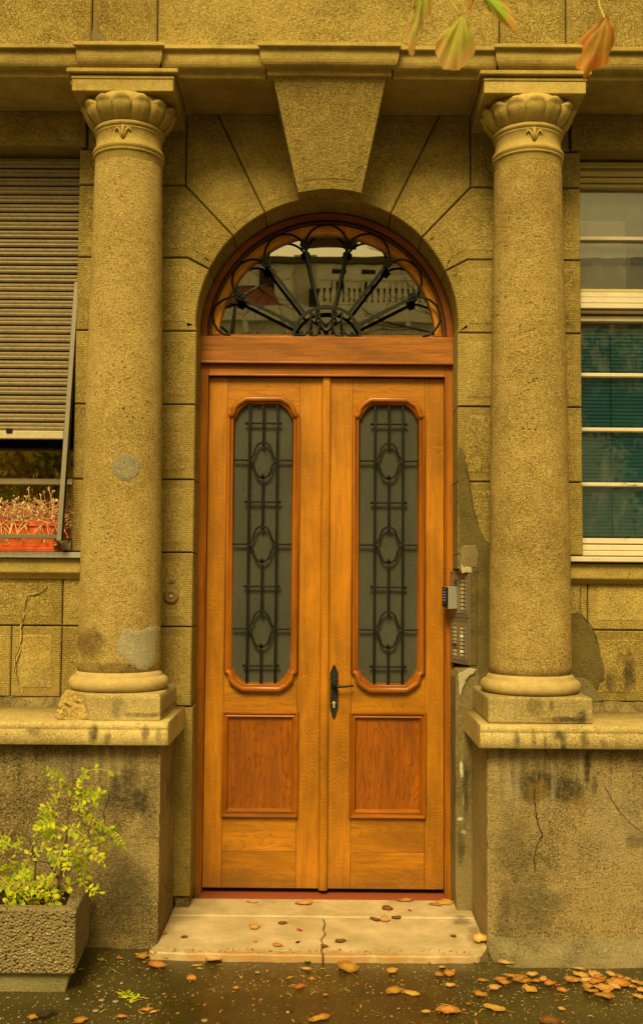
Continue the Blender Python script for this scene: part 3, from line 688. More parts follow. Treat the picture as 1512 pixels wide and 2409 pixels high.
# ================================================================== PEDESTALS
for sg, side in ((-1, 'left'), (1, 'right')):
    lab = ('low rendered pedestal wall left of the doorstep, behind the shrub', 'stained low pedestal wall right of the doorstep with a long crack')[sg > 0]
    pw = thing('pedestal_wall', lab, 'pedestal wall', (sg*1.4, -.5, 0), 'pedestal walls flanking the doorstep')
    YP = -.69
    mb = MB(); xa = sg*.712; xb = sg*2.4
    nx, nz = 60, 34; zb = GZ-.02; zt = .849
    grid = []
    for j in range(nz+1):
        row = []
        for i in range(nx+1):
            x = xa + (xb-xa)*(i/nx)**1.3; z = zb + (zt-zb)*j/nz
            d = .004*mnoise.noise(Vector((x*7, z*7, sg*3))) + .003*mnoise.noise(Vector((x*23, z*23, sg*5)))
            ch = 0
            if sg < 0 and z < .04: ch = max(0, .022*(.5+mnoise.noise(Vector((x*17, z*30, 2)))))   # crumbled foot
            row.append((x + (sg*.004*mnoise.noise(Vector((1, z*20, 4))) if i == 0 else 0), YP + d + ch, z))
        grid.append(row)
    mb.rings(grid, False, 0, True)
    mb.add([(xa, YP, zb), (xa, YF, zb), (xa, YF, zt), (xa, YP, zt)], [(0, 1, 2, 3)])
    side_rs = [[(xa + (0 if k == 0 else sg*.002*mnoise.noise(Vector((k, z*12, 1)))), YP + (YF-YP)*k/8, z) for k in range(9)] for z in [zb+(zt-zb)*q/20 for q in range(21)]]
    mb.v = mb.v[:-4]; mb.f = mb.f[:-1]; mb.m = mb.m[:-1]; mb.s = mb.s[:-1]
    mb.rings(side_rs, False, 0, True)
    mb.build('wall_body', m_ped, pw, weld=False)
    MB().box(*sorted((sg*.72, sg*2.4)), YP+.03, 0, zb, .86).build('core', m_core, pw)
    # coping with worn edge
    mb = MB(); x0 = sg*.671; x1 = sg*2.4; rs = []
    n = 90
    for k in range(n+1):
        x = x0 + (x1-x0)*k/n
        w = .004*mnoise.noise(Vector((x*14, 3, sg))); w2 = .006*max(0, mnoise.noise(Vector((x*9, 8, sg))))
        e = .006 if k == 0 else 0
        xx = x + sg*e*0
        rs.append([(xx, YF+.02, .849), (xx, -.755+e, .849), (xx, -.763+e+w*.4, .853+max(0, w)), (xx, -.763+e+w*.5, .915), (xx, -.7605+e+w*.6, .9175), (xx, -.763+e+w*.6, .920), (xx, -.762+e+w*.8, .937), (xx, -.757+e+w2*.6, .945), (xx, -.748+w2, .949-w2*.3), (xx, -.60, .950), (xx, YF+.02, .953)])
    mb.rings(rs, True, 0, True, True, True)
    mb.build('coping', m_cap, pw)
    if sg > 0:
        mb = MB(); rs = []
        for k in range(50):
            x = .715 + 1.6*k/49; h = .022+.010*mnoise.noise(Vector((x*7, 0, 0))); d = .18+.03*mnoise.noise(Vector((x*4, 3, 0)))
            f = min(1, .35+k/3)
            rs.append([(x, YP-.0, h+.012), (x, YP-.035, h), (x, YP-.055*f, h-.015), (x, YP-.07*f, -.01), (x, YP-.09*f, GZ+.012), (x, YP-.13*f-.02, GZ+.004), (x, YP-d*f, GZ-.003)])
        mb.rings(rs, False, 0, True); mb.build('cement_skirting', m_skirt, pw)
        crack([(1258, 1852), (1256, 1885), (1262, 1920), (1266, 1945), (1275, 1965), (1262, 1985), (1255, 2025), (1258, 2050)], YP-.0062, 3.2, pw)
        crack([(1420, 1850), (1450, 1900), (1470, 1925), (1512, 1960)], YP-.0062, 1.8, pw)
    else:
        crack([(259, 1860), (254, 1885), (245, 1905), (246, 1940), (253, 1955)], YP-.0062, 2.4, pw)
        crack([(0, 1790), (20, 1795), (45, 1778)], YP-.0062, 2, pw)

# ================================================================== COLUMNS
for sg in (-1, 1):
    cx, cy = sg*.942, -.48
    lab = ('left stone column with two grey mortar repairs and a broken plinth corner', 'right stone column, pitted, standing beside the intercom')[sg > 0]
    c = thing('column', lab, 'column', (cx, cy, .949), 'stone columns flanking the door')
    # plinth
    px0, px1, py0, py1 = cx-.228, cx+.228, -.712, YF+.02
    if sg < 0:
        mb = MB(); rs = []
        for z in (.949, .956, 1.0, 1.045, 1.058, 1.064):
            e = {.949: 0, .956: 0, 1.0: 0, 1.045: 0, 1.058: .004, 1.064: .012}[z]
            xl = px0 + .075 + .03*(1.064-z)/.115; rs.append([(xl+.05, py0+e, z), (px1-e, py0+e, z), (px1-e, py1, z), (px0+e, py1, z), (px0+e, py0+.14, z), (px0+.06, py0+.10, z)])
        mb.rings(rs, True, 0, False, True, True); mb.build('plinth', m_plin, c, bevel=.003)
        # broken corner: lumps of pale stone
        rnd = random.Random(4); bmx = bmesh.new(); bmesh.ops.create_cube(bmx, size=1)
        bmesh.ops.subdivide_edges(bmx, edges=bmx.edges, cuts=7, use_grid_fill=True)
        mb = MB(); vs = []
        for v in bmx.verts:
            x = px0 + .075 + v.co.x*.15; y = py0+.095 + v.co.y*.18; z = 1.005 + v.co.z*.110
            q = Vector((x, y, z))*22
            f = (v.co.z+.5)
            off = mnoise.noise_vector(q)*.016 + mnoise.noise_vector(q*2.7)*.006
            x += off.x + .022*f*max(0, -v.co.x*2); y += abs(off.y) + .02*f*max(0, -v.co.y*2); z += off.z*.5
            groove = math.exp(-((z-1.012-.25*(x-px0-.08))/.006)**2) if x < px0+.10 else 0
            y += .014*groove
            vs.append((x, y, max(.9495, z)))
        mb.add(vs, [[v.index for v in f.verts] for f in bmx.faces], 0, False); bmx.free()
        mb.build('broken_corner', m_break, c, 'rough broken plinth corner showing pale stone')
    else:
        MB().box(px0, px1, py0, py1, .949, 1.064).build('plinth', m_plin, c, bevel=.011, seg=3)
    # base torus
    pr = [(.190, 1.064)] + [(.196+.030*math.sin(R(a)), 1.095-.031*math.cos(R(a))) for a in range(10, 171, 16)] + [(.199, 1.127), (.199, 1.134), (.193, 1.140), (.187, 1.150)]
    MB().lathe(pr, cx, cy, 64).build('base_torus', m_torus, c)
    # shaft with entasis
    mb = MB(); n = 80; rs = []
    zs = [1.146 + (3.54-1.146)*k/60 for k in range(61)]
    for z in zs:
        t = (z-1.146)/(3.54-1.146); r = .1875 - .0315*(t**1.35)
        rs.append([(cx+(r+.0012*mnoise.noise(Vector((math.cos(a)*3, math.sin(a)*3, z*9))))*math.cos(a), cy+r*math.sin(a), z) for a in [2*math.pi*k/n for k in range(n)]])
    mb.rings(rs, True, 0, True, True, True); mb.build('shaft', m_shaft, c)
    # smooth band, lower ring, necking, upper ring
    pr = [(.1568, 3.498), (.1578, 3.500), (.1575, 3.530), (.160, 3.532), (.1655, 3.536), (.1655, 3.541), (.1605, 3.543), (.1605, 3.547), (.1675, 3.552), (.1685, 3.560), (.1655, 3.568), (.154, 3.573), (.153, 3.60), (.154, 3.638), (.1585, 3.641), (.1585, 3.645), (.155, 3.647), (.155, 3.650), (.162, 3.653), (.1655, 3.660), (.163, 3.669), (.156, 3.674)]
    MB().lathe(pr, cx, cy, 72).build('necking', m_smooth, c)
    # echinus core and petals
    pr = [(.146, 3.670), (.158, 3.685), (.178, 3.705), (.192, 3.735), (.198, 3.765), (.190, 3.793)]
    MB().lathe(pr, cx, cy, 48).build('echinus', m_smooth, c)
    NP = 14; pet = None
    for k in range(NP):
        a0 = -math.pi/2 + 2*math.pi*k/NP
        if pet is None:
            mb = MB(); rs = []
            NU, NV = 9, 12
            hw = math.pi/NP
            for j in range(NV+1):
                t = j/NV; ring = []
                for i in range(NU):
                    s_ = -1 + 2*i/(NU-1)
                    a = hw*s_*(.76+.22*math.sin(math.pi*min(1, t*1.0)*.5))
                    bulge = .157 + .050*math.sin(min(1, t/.75)*math.pi/2)**.9
                    lip = max(0, (t-.80)/.20)
                    crown = (1-s_*s_)
                    r = bulge + .006*crown*(.4+.6*t) + .016*math.sin(lip*math.pi*.62)*crown - .007*s_**4
                    groove = -.004*math.exp(-(s_/.12)**2)*(1-lip)
                    r += groove
                    z = 3.676 + t*.090 + lip*.012*crown - .014*(1-crown)*lip
                    if lip > .95: r -= .012
                    ring.append((r*math.cos(a), r*math.sin(a), z))
                rs.append(ring)
            back = [(x*.90, y*.9, z-.004) for x, y, z in rs[-1]]
            rs.append(back)
            mb.rings(rs, False, 0, True)
            ob = mb.build('petal', m_smooth, None); pet = ob
        else:
            ob = pet.copy(); COL.objects.link(ob)
        ob.parent = c; ob.location = (0, 0, -.949); ob.rotation_euler = (0, 0, a0)
    # little carved sprig on the necking, front
    mb = MB(); yf = cy-.156
    for s_ in (-1, 1):
        pts = [(cx+s_*.004, yf-.002, 3.588), (cx+s_*.010, yf-.004, 3.605), (cx+s_*.016, yf-.004, 3.622), (cx+s_*.024, yf-.003, 3.632), (cx+s_*.032, yf-.001, 3.630), (cx+s_*.035, yf, 3.624), (cx+s_*.031, yf, 3.620)]
        mb.tube(pts, [.003, .004, .0045, .005, .005, .0045, .004], 6)
    mb.tube([(cx, yf-.001, 3.585), (cx, yf-.006, 3.61), (cx, yf-.007, 3.63), (cx, yf-.003, 3.648)], [.003, .009, .008, .003], 8)
    mb.build('carved_sprig', m_smooth, c)
    # abacus
    MB().box(cx-.232, cx+.232, -.663, YF+.02, 3.793, 3.850).build('abacus', m_smooth, c, bevel=.003)
    MB().box(cx-.236, cx+.236, -.667, YF+.02, 3.850, 3.866).build('abacus_fillet', m_smooth, c, bevel=.003)
    mb = MB(); mb.box(cx-.254, cx+.254, -.684, YF+.02, 3.872, 3.8935); mb.build('abacus_top', m_smooth, c, bevel=.004)
    MB().box(cx-.238, cx+.238, -.655, YF+.02, 3.865, 3.873).build('abacus_recess', m_core, c)
    if sg < 0:   # grey repairs on the left shaft
        def shell(pts, name, label):
            rnd = random.Random(3); P = []
            for i, (u, v) in enumerate(pts):
                u2, v2 = pts[(i+1) % len(pts)]
                k = max(1, int(math.hypot(u2-u, v2-v)/8))
                for j in range(k): P.append((u+(u2-u)*j/k+rnd.uniform(-2.2, 2.2), v+(v2-v)*j/k+rnd.uniform(-2.2, 2.2)))
            cxu = sum(p[0] for p in P)/len(P); cvu = sum(p[1] for p in P)/len(P)
            mb = MB(); rs = []
            for f, rr_ in ((1.0, -.001), (.96, .0012), (.7, .0018), (.4, .002), (.1, .002)):
                ring = []
                for (u, v) in P:
                    uu_ = cxu+(u-cxu)*f; vv_ = cvu+(v-cvu)*f
                    d = ray(uu_, vv_); ox, oy = CX-cx, CY-cy
                    rr0 = .1875
                    for _ in range(3):
                        A_ = d[0]**2+d[1]**2; B2 = ox*d[0]+oy*d[1]; C2 = ox*ox+oy*oy-(rr0+rr_)**2
                        disc_ = max(0, B2*B2-A_*C2); t = (-B2-math.sqrt(disc_))/A_; z = CZ+d[2]*t
                        tt = max(0, (z-1.146)/(3.54-1.146)); rr0 = .1875-.0315*tt**1.35
                    ring.append((CX+d[0]*t, CY+d[1]*t, z))
                rs.append(ring)
            mb.rings(rs, True, 0, True, False, True); mb.build(name, m_greyp, c, label)
        shell([(297+35*math.cos(a), 1100+34*math.sin(a)) for a in [k*math.pi/7 for k in range(14)]], 'mortar_patch', 'round grey mortar repair at mid height')
        shell([(290, 1478), (330, 1482), (360, 1472), (376, 1474), (377, 1560), (345, 1576), (322, 1572), (276, 1540), (278, 1505)], 'mortar_patch', 'angular grey mortar repair near the foot')

# ================================================================== DOOR
door = thing('double_door', 'tall varnished oak double door with iron grilles and leaded-looking obscured panes', 'door', (0, 0, 0))
door['label'] = 'tall varnished oak double door with iron grilles over long obscured panes'
YFR = -.028
for sg in (-1, 1):
    MB().prism(mir([(-.648, -.008), (-.603, -.008), (-.603, 2.662), (-.648, 2.662)], sg), YFR, .08).build('frame_post', w_frame, door, bevel=.003, seg=2)
    MB().box(*sorted((sg*.6025, sg*.612)), YFR-.008, YFR+.002, .0, 2.615).build('frame_bead', w_mould, door, bevel=.003, seg=2)
MB().box(-.6025, .6025, YFR, .08, 2.608, 2.662).build('frame_head', wood('oak_head', 'x', (0.34, 0.108, 0.003), 33, .35, .3, .2), door, bevel=.003, seg=2)
MB().box(-.603, .603, YFR-.008, YFR+.002, 2.602, 2.612).build('frame_bead', w_mouldx, door, bevel=.003, seg=2)
MB().box(-.648, .648, -.058, .02, 2.6625, 2.676).build('drip_ledge', w_mouldx, door, bevel=.004, seg=3)
MB().box(-.605, .605, .05, .09, 0.0, 2.61).build('light_stop_board', m_dark, door)  # dark board added behind the leaves against light leaks

def loft(outer, inner, profile, name, mat, parent, closed=True, label=None):
    mb = MB(); rs = []
    for t, y in profile: rs.append([(o[0]+(i[0]-o[0])*t, y, o[1]+(i[1]-o[1])*t) for o, i in zip(outer, inner)])
    mb.rings(rs, closed, 0, True); return mb.build(name, mat, parent, label)
def cornerpath(hw, z0, z1, cut, dz, ogee, xc):
    """closed path, shaped corners; starts lower left going counter-clockwise"""
    q = []   # top-right corner from the side (s=0) to the top (s=1), local (dx inward, dz up)
    for k in range(9):
        s = k/8
        dx = cut*(s**1.0) ; dzz = dz*(s**1.0)
        b_ = ogee*math.sin(math.pi*s)*1.0; hook = -ogee*.9*math.exp(-(s/.14)**2)
        nx, nz = dz, cut; L = math.hypot(nx, nz)
        b_ = ogee*(1.15*math.sin(math.pi*s)**1.2 - 1.1*math.exp(-((s-.16)/.16)**2)); dx -= b_*nx/L + (.007*max(0, 1-s/.12) if ogee > .006 else 0); dzz += b_*nz/L
        q.append((dx, dzz))
    tr = [(xc+hw-dx, z1-dz+dzz) for dx, dzz in q]; tl = [(2*xc-x, z) for x, z in reversed(tr)]
    zm = (z0+z1)/2
    bl = [(x, 2*zm-z) for x, z in reversed(tl)]; br = [(x, 2*zm-z) for x, z in reversed(tr)]
    return br[:1]*0 + br + tr + tl + bl
MP = [(0, .004), (.03, -.014), (.12, -.022), (.28, -.027), (.45, -.024), (.55, -.016), (.62, -.015), (.72, -.018), (.84, -.012), (.93, .0), (1, .012)]
for sg in (-1, 1):
    xc = .32*sg
    wm = w_stile
    lf = []
    # boards of the leaf
    def board(x0, x1, z0, z1, mat, name, y=0.0):
        a, b2 = sorted((sg*x0, sg*x1)); return MB().box(a+.0006, b2-.0006, y, .045, z0+.0006, z1-.0006).build(name, mat, door, bevel=.0012)
    board(.505, .6015, .030, 2.600, w_stile[0 if sg < 0 else 1], 'hinge_stile')
    board(.022 if sg < 0 else .022, .136, .030, 2.600, w_stile[3 if sg < 0 else 2], 'lock_stile')
    board(.136, .505, .030, .209, w_rail[2 if sg < 0 else 0], 'bottom_rail')
    board(.136, .505, .209, .395, w_rail[3 if sg < 0 else 1], 'lower_rail')
    out = cornerpath(.186, 1.002, 2.499, .092, .094, .014, xc)
    inn = cornerpath(.147, 1.047, 2.457, .065, .073, .004, xc)
    mid = [(o[0]*.5+i[0]*.5, o[1]*.5+i[1]*.5) for o, i in zip(out, inn)]
    nq = len(mid)//4
    top = sorted(mid[nq:3*nq], key=lambda p: p[0]); bot = sorted(mid[:nq]+mid[3*nq:], key=lambda p: p[0])
    xa, xb = sorted((sg*.1366, sg*.5044))
    tz = top[0][1]; bz = bot[0][1]
    MB().prism([(xa, tz-.02)] + [(max(xa+.0005, min(xb-.0005, x)), z) for x, z in top] + [(xb, tz-.02), (xb, 2.5994), (xa, 2.5994)], 0.0, .045).build('top_rail', w_rail[0 if sg < 0 else 3], door)
    MB().prism([(xa, .885), (xb, .885), (xb, bz+.02)] + [(max(xa+.0005, min(xb-.0005, x)), z) for x, z in reversed(bot)] + [(xa, bz+.02)], 0.0, .045).build('middle_rail', w_rail[1 if sg < 0 else 2], door)
    loft(out, inn, MP, 'pane_moulding', w_mould, door)
    # a heavier swelling along the shaped head and foot of the moulding
    for part in (slice(nq, 3*nq), None):
        seq = list(zip(out, inn))[nq:3*nq] if part else (list(zip(out, inn))[3*nq:]+list(zip(out, inn))[:nq])
        pts = []; rad = []
        for k, (o, i) in enumerate(seq):
            pts.append((o[0]*.70+i[0]*.30, -.018, o[1]*.70+i[1]*.30)); rad.append(.0155 if 1 < k < len(seq)-2 else .013)
        MB().tube(pts, rad, 10).build('moulding_roll', w_mouldx, door)
    # glass
    n = len(inn)
    MB().prism([(x, z) for x, z in inset(inn, -.004)], .012, .018).build('obscured_pane', m_obs, door)
    # iron grille: upright bars, cross bars, ogee loops
    gy = -.014
    def bar(p, q, r=.0064, name='grille_bar'):
        mb = MB(); n_ = 10; P = [(p[0]+(q[0]-p[0])*k/n_, gy, p[1]+(q[1]-p[1])*k/n_) for k in range(n_+1)]
        mb.tube(P, [r*(1+.12*((k*7) % 3-1)) for k in range(n_+1)], 6); return mb.build(name, m_iron, door)
    for dx in (-.071, .071): bar((xc+dx, 1.048), (xc+dx, 2.456))
    loops = (2.173, 1.745, 1.317); hh = .091
    segs = [2.457] + [z for l in loops for z in (l+hh, l-hh)] + [1.047]
    for a, c2 in zip(segs[::2], segs[1::2]): bar((xc, a), (xc, c2))
    for zc_ in (2.362, 1.960, 1.531, 1.132):
        bar((xc-.083, zc_), (xc+.083, zc_), .0056, 'cross_bar')
        for s_ in (-1, 1): MB().ball((xc+s_*.086, gy, zc_), .0085, 8).build('knob', m_iron, door)
    for zl in loops:
        for s_ in (-1, 1):
            bar((xc+s_*.148, zl), (xc+s_*.066, zl), .0054, 'tie_bar')
            prof_ = [(.071, 0), (.058, .012), (.047, .030), (.041, .052), (.033, .073), (.018, .087), (0, .0915)]
            pts = [(xc+s_*x, gy-.002, zl+z) for x, z in prof_] ; pts2 = [(xc+s_*x, gy-.002, zl-z) for x, z in prof_]
            MB().tube(pts[::-1]+pts2[1:], .0058, 6).build('ogee_loop', m_iron, door)
        for s_ in (-1, 1): MB().ball((xc, gy-.008, zl+s_*.080), .0088, 8).build('knob', m_iron, door)
    # lower panel
    o = [(xc-.192, .378), (xc+.192, .378), (xc+.192, .906), (xc-.192, .906)]
    i = [(xc-.154, .424), (xc+.154, .424), (xc+.154, .866), (xc-.154, .866)]
    mb = MB(); rs = []
    for t, y in [(0, .002), (.02, -.016), (.15, -.024), (.32, -.022), (.40, -.014), (.52, -.015), (.66, -.019), (.78, -.012), (.82, -.006), (1, .004)]:
        rs.append([(a[0]+(b3[0]-a[0])*t, y, a[1]+(b3[1]-a[1])*t) for a, b3 in zip(o, i)])
    for k in range(len(rs)-1):
        for j in range(4):
            jj = (j+1) % 4; mb.add([rs[k][j], rs[k][jj], rs[k+1][jj], rs[k+1][j]], [(0, 1, 2, 3)], 0 if j in (0, 2) else 1)
    mb.build('panel_moulding', [w_mouldx, w_mould], door)
    MB().box(xc-.156, xc+.156, .002, .03, .422, .868).build('panel', w_panel, door)
# cover strip where the leaves meet
mb = MB(); pr = [(-.022, -.0), (-.022, -.010), (-.018, -.016), (-.008, -.020), (.008, -.020), (.018, -.016), (.022, -.010), (.022, 0)]
mb.rings([[(x, y, .026) for x, y in pr], [(x, y, 2.600) for x, y in pr]], True, 0, False, True, True); mb.build('cover_strip', w_stile[3], door)
# handle set
hp = []
half = [(.0, .871), (.006, .874), (.009, .885), (.013, .893), (.012, .900), (.019, .912), (.0175, .918), (.0205, .926), (.0205, 1.085), (.019, 1.090), (.021, 1.098), (.017, 1.106), (.013, 1.114), (.012, 1.122), (.006, 1.124), (.006, 1.128), (.007, 1.133), (.0, 1.137)]
hx = .049
poly = [(hx+x, z) for x, z in half] + [(hx-x, z) for x, z in reversed(half[1:-1])]
mb = MB(); mb.prism(poly, -.009, 0.0); hpl = mb.build('handle_plate', m_ham, door, bevel=.0015)
MB().ball((hx, -.010, 1.132), .0065, 8).build('finial', m_ham, hpl)
disc(hx, 1.036, -.009, [(.013, 0), (.013, .010), (.010, .014), (.008, .030)], 16).build('rosette', m_black, hpl)
MB().tube([(hx, -.040, 1.036), (hx+.02, -.046, 1.034), (hx+.05, -.046, 1.034), (hx+.08, -.044, 1.037), (hx+.098, -.042, 1.039)], [.008, .0075, .006, .0055, .004], 10).build('lever', m_black, hpl)
disc(hx, .948, -.009, [(.0085, 0), (.0085, .006), (.006, .007)], 14).build('lock_cylinder', m_brass, hpl)
MB().box(hx-.0048, hx+.0048, -.0150, -.008, .925, .946).build('lock_tail', m_brass, hpl)

# ================================================================== FANLIGHT
fan = thing('fanlight', 'half-round fanlight over the door with radiating black ironwork', 'fanlight', (0, 0, 2.81))
ZS = 2.806
def halfring(r0_, r1_, y0, y1, z0, mat, name, parent, n=40, label=None, zb=None, bevel=0):
    mb = MB(); rs = []
    for k in range(n+1):
        a = math.pi*k/n
        ca, sa = math.cos(a), math.sin(a)
        rs.append([(r0_*ca, y0, z0+r0_*sa), (r1_*ca, y0, z0+r1_*sa), (r1_*ca, y1, z0+r1_*sa), (r0_*ca, y1, z0+r0_*sa)])
    mb.rings(rs, True, 0, False, True, True); 
    return mb.build(name, mat, parent, label, bevel=bevel)
halfring(.612, .648, -.030, .08, ZS, w_arch, 'outer_arch', fan, bevel=.004)
halfring(.600, .613, -.020, .08, ZS, w_arch, 'inner_bead', fan, bevel=.002)
halfring(.560, .601, .012, .08, ZS, wood('oak_sash_arch', 'z', (0.75, 0.30, 0.02), 41, .3, .3, .2), 'sash_arch', fan, bevel=.003)
MB().box(-.598, .598, .010, .08, ZS-.01, ZS+.022).build('sash_rail', w_mouldx, fan, bevel=.003)
MB().box(-.648, .648, -.045, .08, 2.6765, ZS).build('transom_beam', w_beam, fan, 'broad oak transom between door and fanlight', bevel=.003, seg=2)
mb = MB(); P = [(-.57, ZS+.012), (.57, ZS+.012)] + [(.57*math.cos(math.pi*k/40), ZS+.012+.562*math.sin(math.pi*k/40)) for k in range(1, 40)]
mb.prism(P, .052, .056); mb.build('glass_pane', m_fanglass, fan)
MB().box(-.65, .65, .35, .36, 2.6, 3.55).build('interior_back', m_dark, fan)
iy = -.026
halfring(.604, .611, iy-.006, iy+.006, ZS, m_iron, 'iron_arch', fan)
halfring(.590, .594, iy-.004, iy+.004, ZS, m_iron, 'iron_arch', fan)
def f3(x, y, Y=iy): return at((700+x*.79365)/1.7004, (780+y*.79365)/1.7004, Y)
hub = (0.0, 2.812)
ros = [(-.45, 3.016), (-.313, 3.188), (-.116, 3.280), (.104, 3.281), (.306, 3.190), (.441, 3.018)]
mb = MB(); mb.tube([(hub[0]+.170*math.cos(math.pi*k/24), iy, ZS+.002+.158*math.sin(math.pi*k/24)) for k in range(25)], .0095, 4, sm=False); mb.build('hub_arch', m_iron, fan)
for (x, z) in ros:
    a = math.atan2(z-ZS-.02, x); 
    x0, z0 = hub[0]+.168*math.cos(a), ZS+.158*math.sin(a)
    MB().tube([(x0, iy, z0), (x, iy, z)], .0105, 4, sm=False).build('ray_bar', m_iron, fan)
    mb = MB(); mb.ball((x, iy-.014, z), .011, 8)
    for k in range(6):
        aa = k*math.pi/3+a; mb.ball((x+.017*math.cos(aa), iy-.010, z+.017*math.sin(aa)), .0115, 8, (1, .6, 1))
    mb.build('rosette', m_iron, fan)
# scrolls between the rosettes touching the iron arch
def arcpts(p, q, h, n=14, k=1.0):
    pts = []; mx, mz = (p[0]+q[0])/2, (p[1]+q[1])/2; L = math.hypot(q[0]-p[0], q[1]-p[1])/2
    dx, dz = (q[0]-p[0])/2/L, (q[1]-p[1])/2/L; nx, nz = -dz, dx
    if nx*mx + nz*(mz-ZS) < 0: nx, nz = -nx, -nz
    for i in range(n+1):
        a = math.pi*(1-i/n); pts.append((mx+dx*L*math.cos(a)*k+nx*h*math.sin(a), iy-.002, mz+dz*L*math.cos(a)*k+nz*h*math.sin(a)))
    return pts
for p, q in zip(ros, ros[1:]):
    L = math.hypot((p[0]+q[0])/2, (p[1]+q[1])/2-ZS); MB().tube(arcpts(p, q, .588-L, 16, 1.0), .0068, 5).build('scroll', m_iron, fan)
for sg, pts in ((-1, [(325, 510), (285, 512), (240, 530), (205, 560), (190, 600), (196, 645), (215, 680), (245, 702), (280, 709)]), (1, [(1198, 513), (1240, 514), (1285, 530), (1318, 560), (1335, 600), (1332, 645), (1310, 680), (1280, 705), (1245, 716)])):
    MB().tube([(f3(*p)[0], iy-.002, f3(*p)[1]) for p in pts], .0068, 5).build('scroll', m_iron, fan)
def f5(x, y): 
    a = at((1150+x*.205)/1.7004, (1150+y*.205)/1.7004, iy-.006); return (a[0], iy-.006, a[1])
mono = [[(445, 490), (450, 600), (448, 720), (425, 810), (380, 880), (330, 930), (270, 940), (225, 900), (235, 860), (285, 860), (295, 895), (265, 905)],
        [(620, 440), (622, 640), (620, 760), (600, 870), (550, 940), (480, 945), (425, 910), (430, 865), (480, 860), (495, 895), (465, 910)],
        [(878, 440), (878, 640), (880, 760), (905, 870), (950, 940), (1040, 950), (1095, 910), (1085, 870), (1035, 865), (1020, 900), (1050, 910)],
        [(1060, 490), (1055, 600), (1060, 720), (1080, 820), (1120, 890), (1180, 940), (1240, 945), (1295, 910), (1285, 880), (1235, 880), (1230, 910), (1260, 915)],
        [(450, 490), (600, 590), (700, 690), (745, 755)], [(1060, 490), (900, 590), (800, 690), (750, 755)],
        [(600, 520), (560, 530), (545, 490), (580, 440), (650, 410), (750, 400), (850, 410), (920, 440), (955, 490), (940, 530), (900, 520)],
        [(150, 930), (200, 920), (260, 945)], [(1260, 940), (1330, 935), (1370, 945)]]
for pts in mono: MB().tube([f5(*p) for p in pts], .0058, 5).build('monogram_stroke', m_iron, fan)
mb = MB(); q = [f5(690, 700), f5(810, 700), f5(780, 775), f5(718, 775)]; mb.add(q+[(x, y+.012, z) for x, y, z in q], [(0, 1, 2, 3), (4, 5, 6, 7), (0, 1, 5, 4), (1, 2, 6, 5), (2, 3, 7, 6), (3, 0, 4, 7)]); mb.build('monogram_point', m_iron, fan)

# ================================================================== INTERCOM
ic = thing('intercom', 'bronze intercom panel with name cards and keypad set in the right door jamb', 'intercom', (.632, -.055, 1.158))
A0 = Vector((.632, -.052, 0)); A1 = Vector((.700, -.236, 0)); ax = (A1-A0).normalized(); an = Vector((ax.y, -ax.x, 0))   # an: outward normal
if an.x > 0: an = -an
WI = (A1-A0).length
def loc(s, d, z): p = A0 + ax*s + an*d; return (p.x, p.y, z)
def ibox(s0, s1, d0, d1, z0, z1, name, mat, parent=ic, bevel=0, mb=None, **k):
    q = [loc(s, d, z) for z in (z0, z1) for s, d in ((s0, d0), (s1, d0), (s1, d1), (s0, d1))]
    own = mb is None; mb = mb or MB()
    mb.add(q, [(0, 1, 2, 3), (4, 5, 6, 7), (0, 1, 5, 4), (1, 2, 6, 5), (2, 3, 7, 6), (3, 0, 4, 7)])
    return mb.build(name, mat, parent, bevel=bevel, **k) if own else mb
MB().prism([(.700, 1.158), (.736, 1.158), (.738, 1.60), (.732, 1.618), (.700, 1.622)], -.236, -.10).build('cement_housing', m_cement2, ic, bevel=.004)
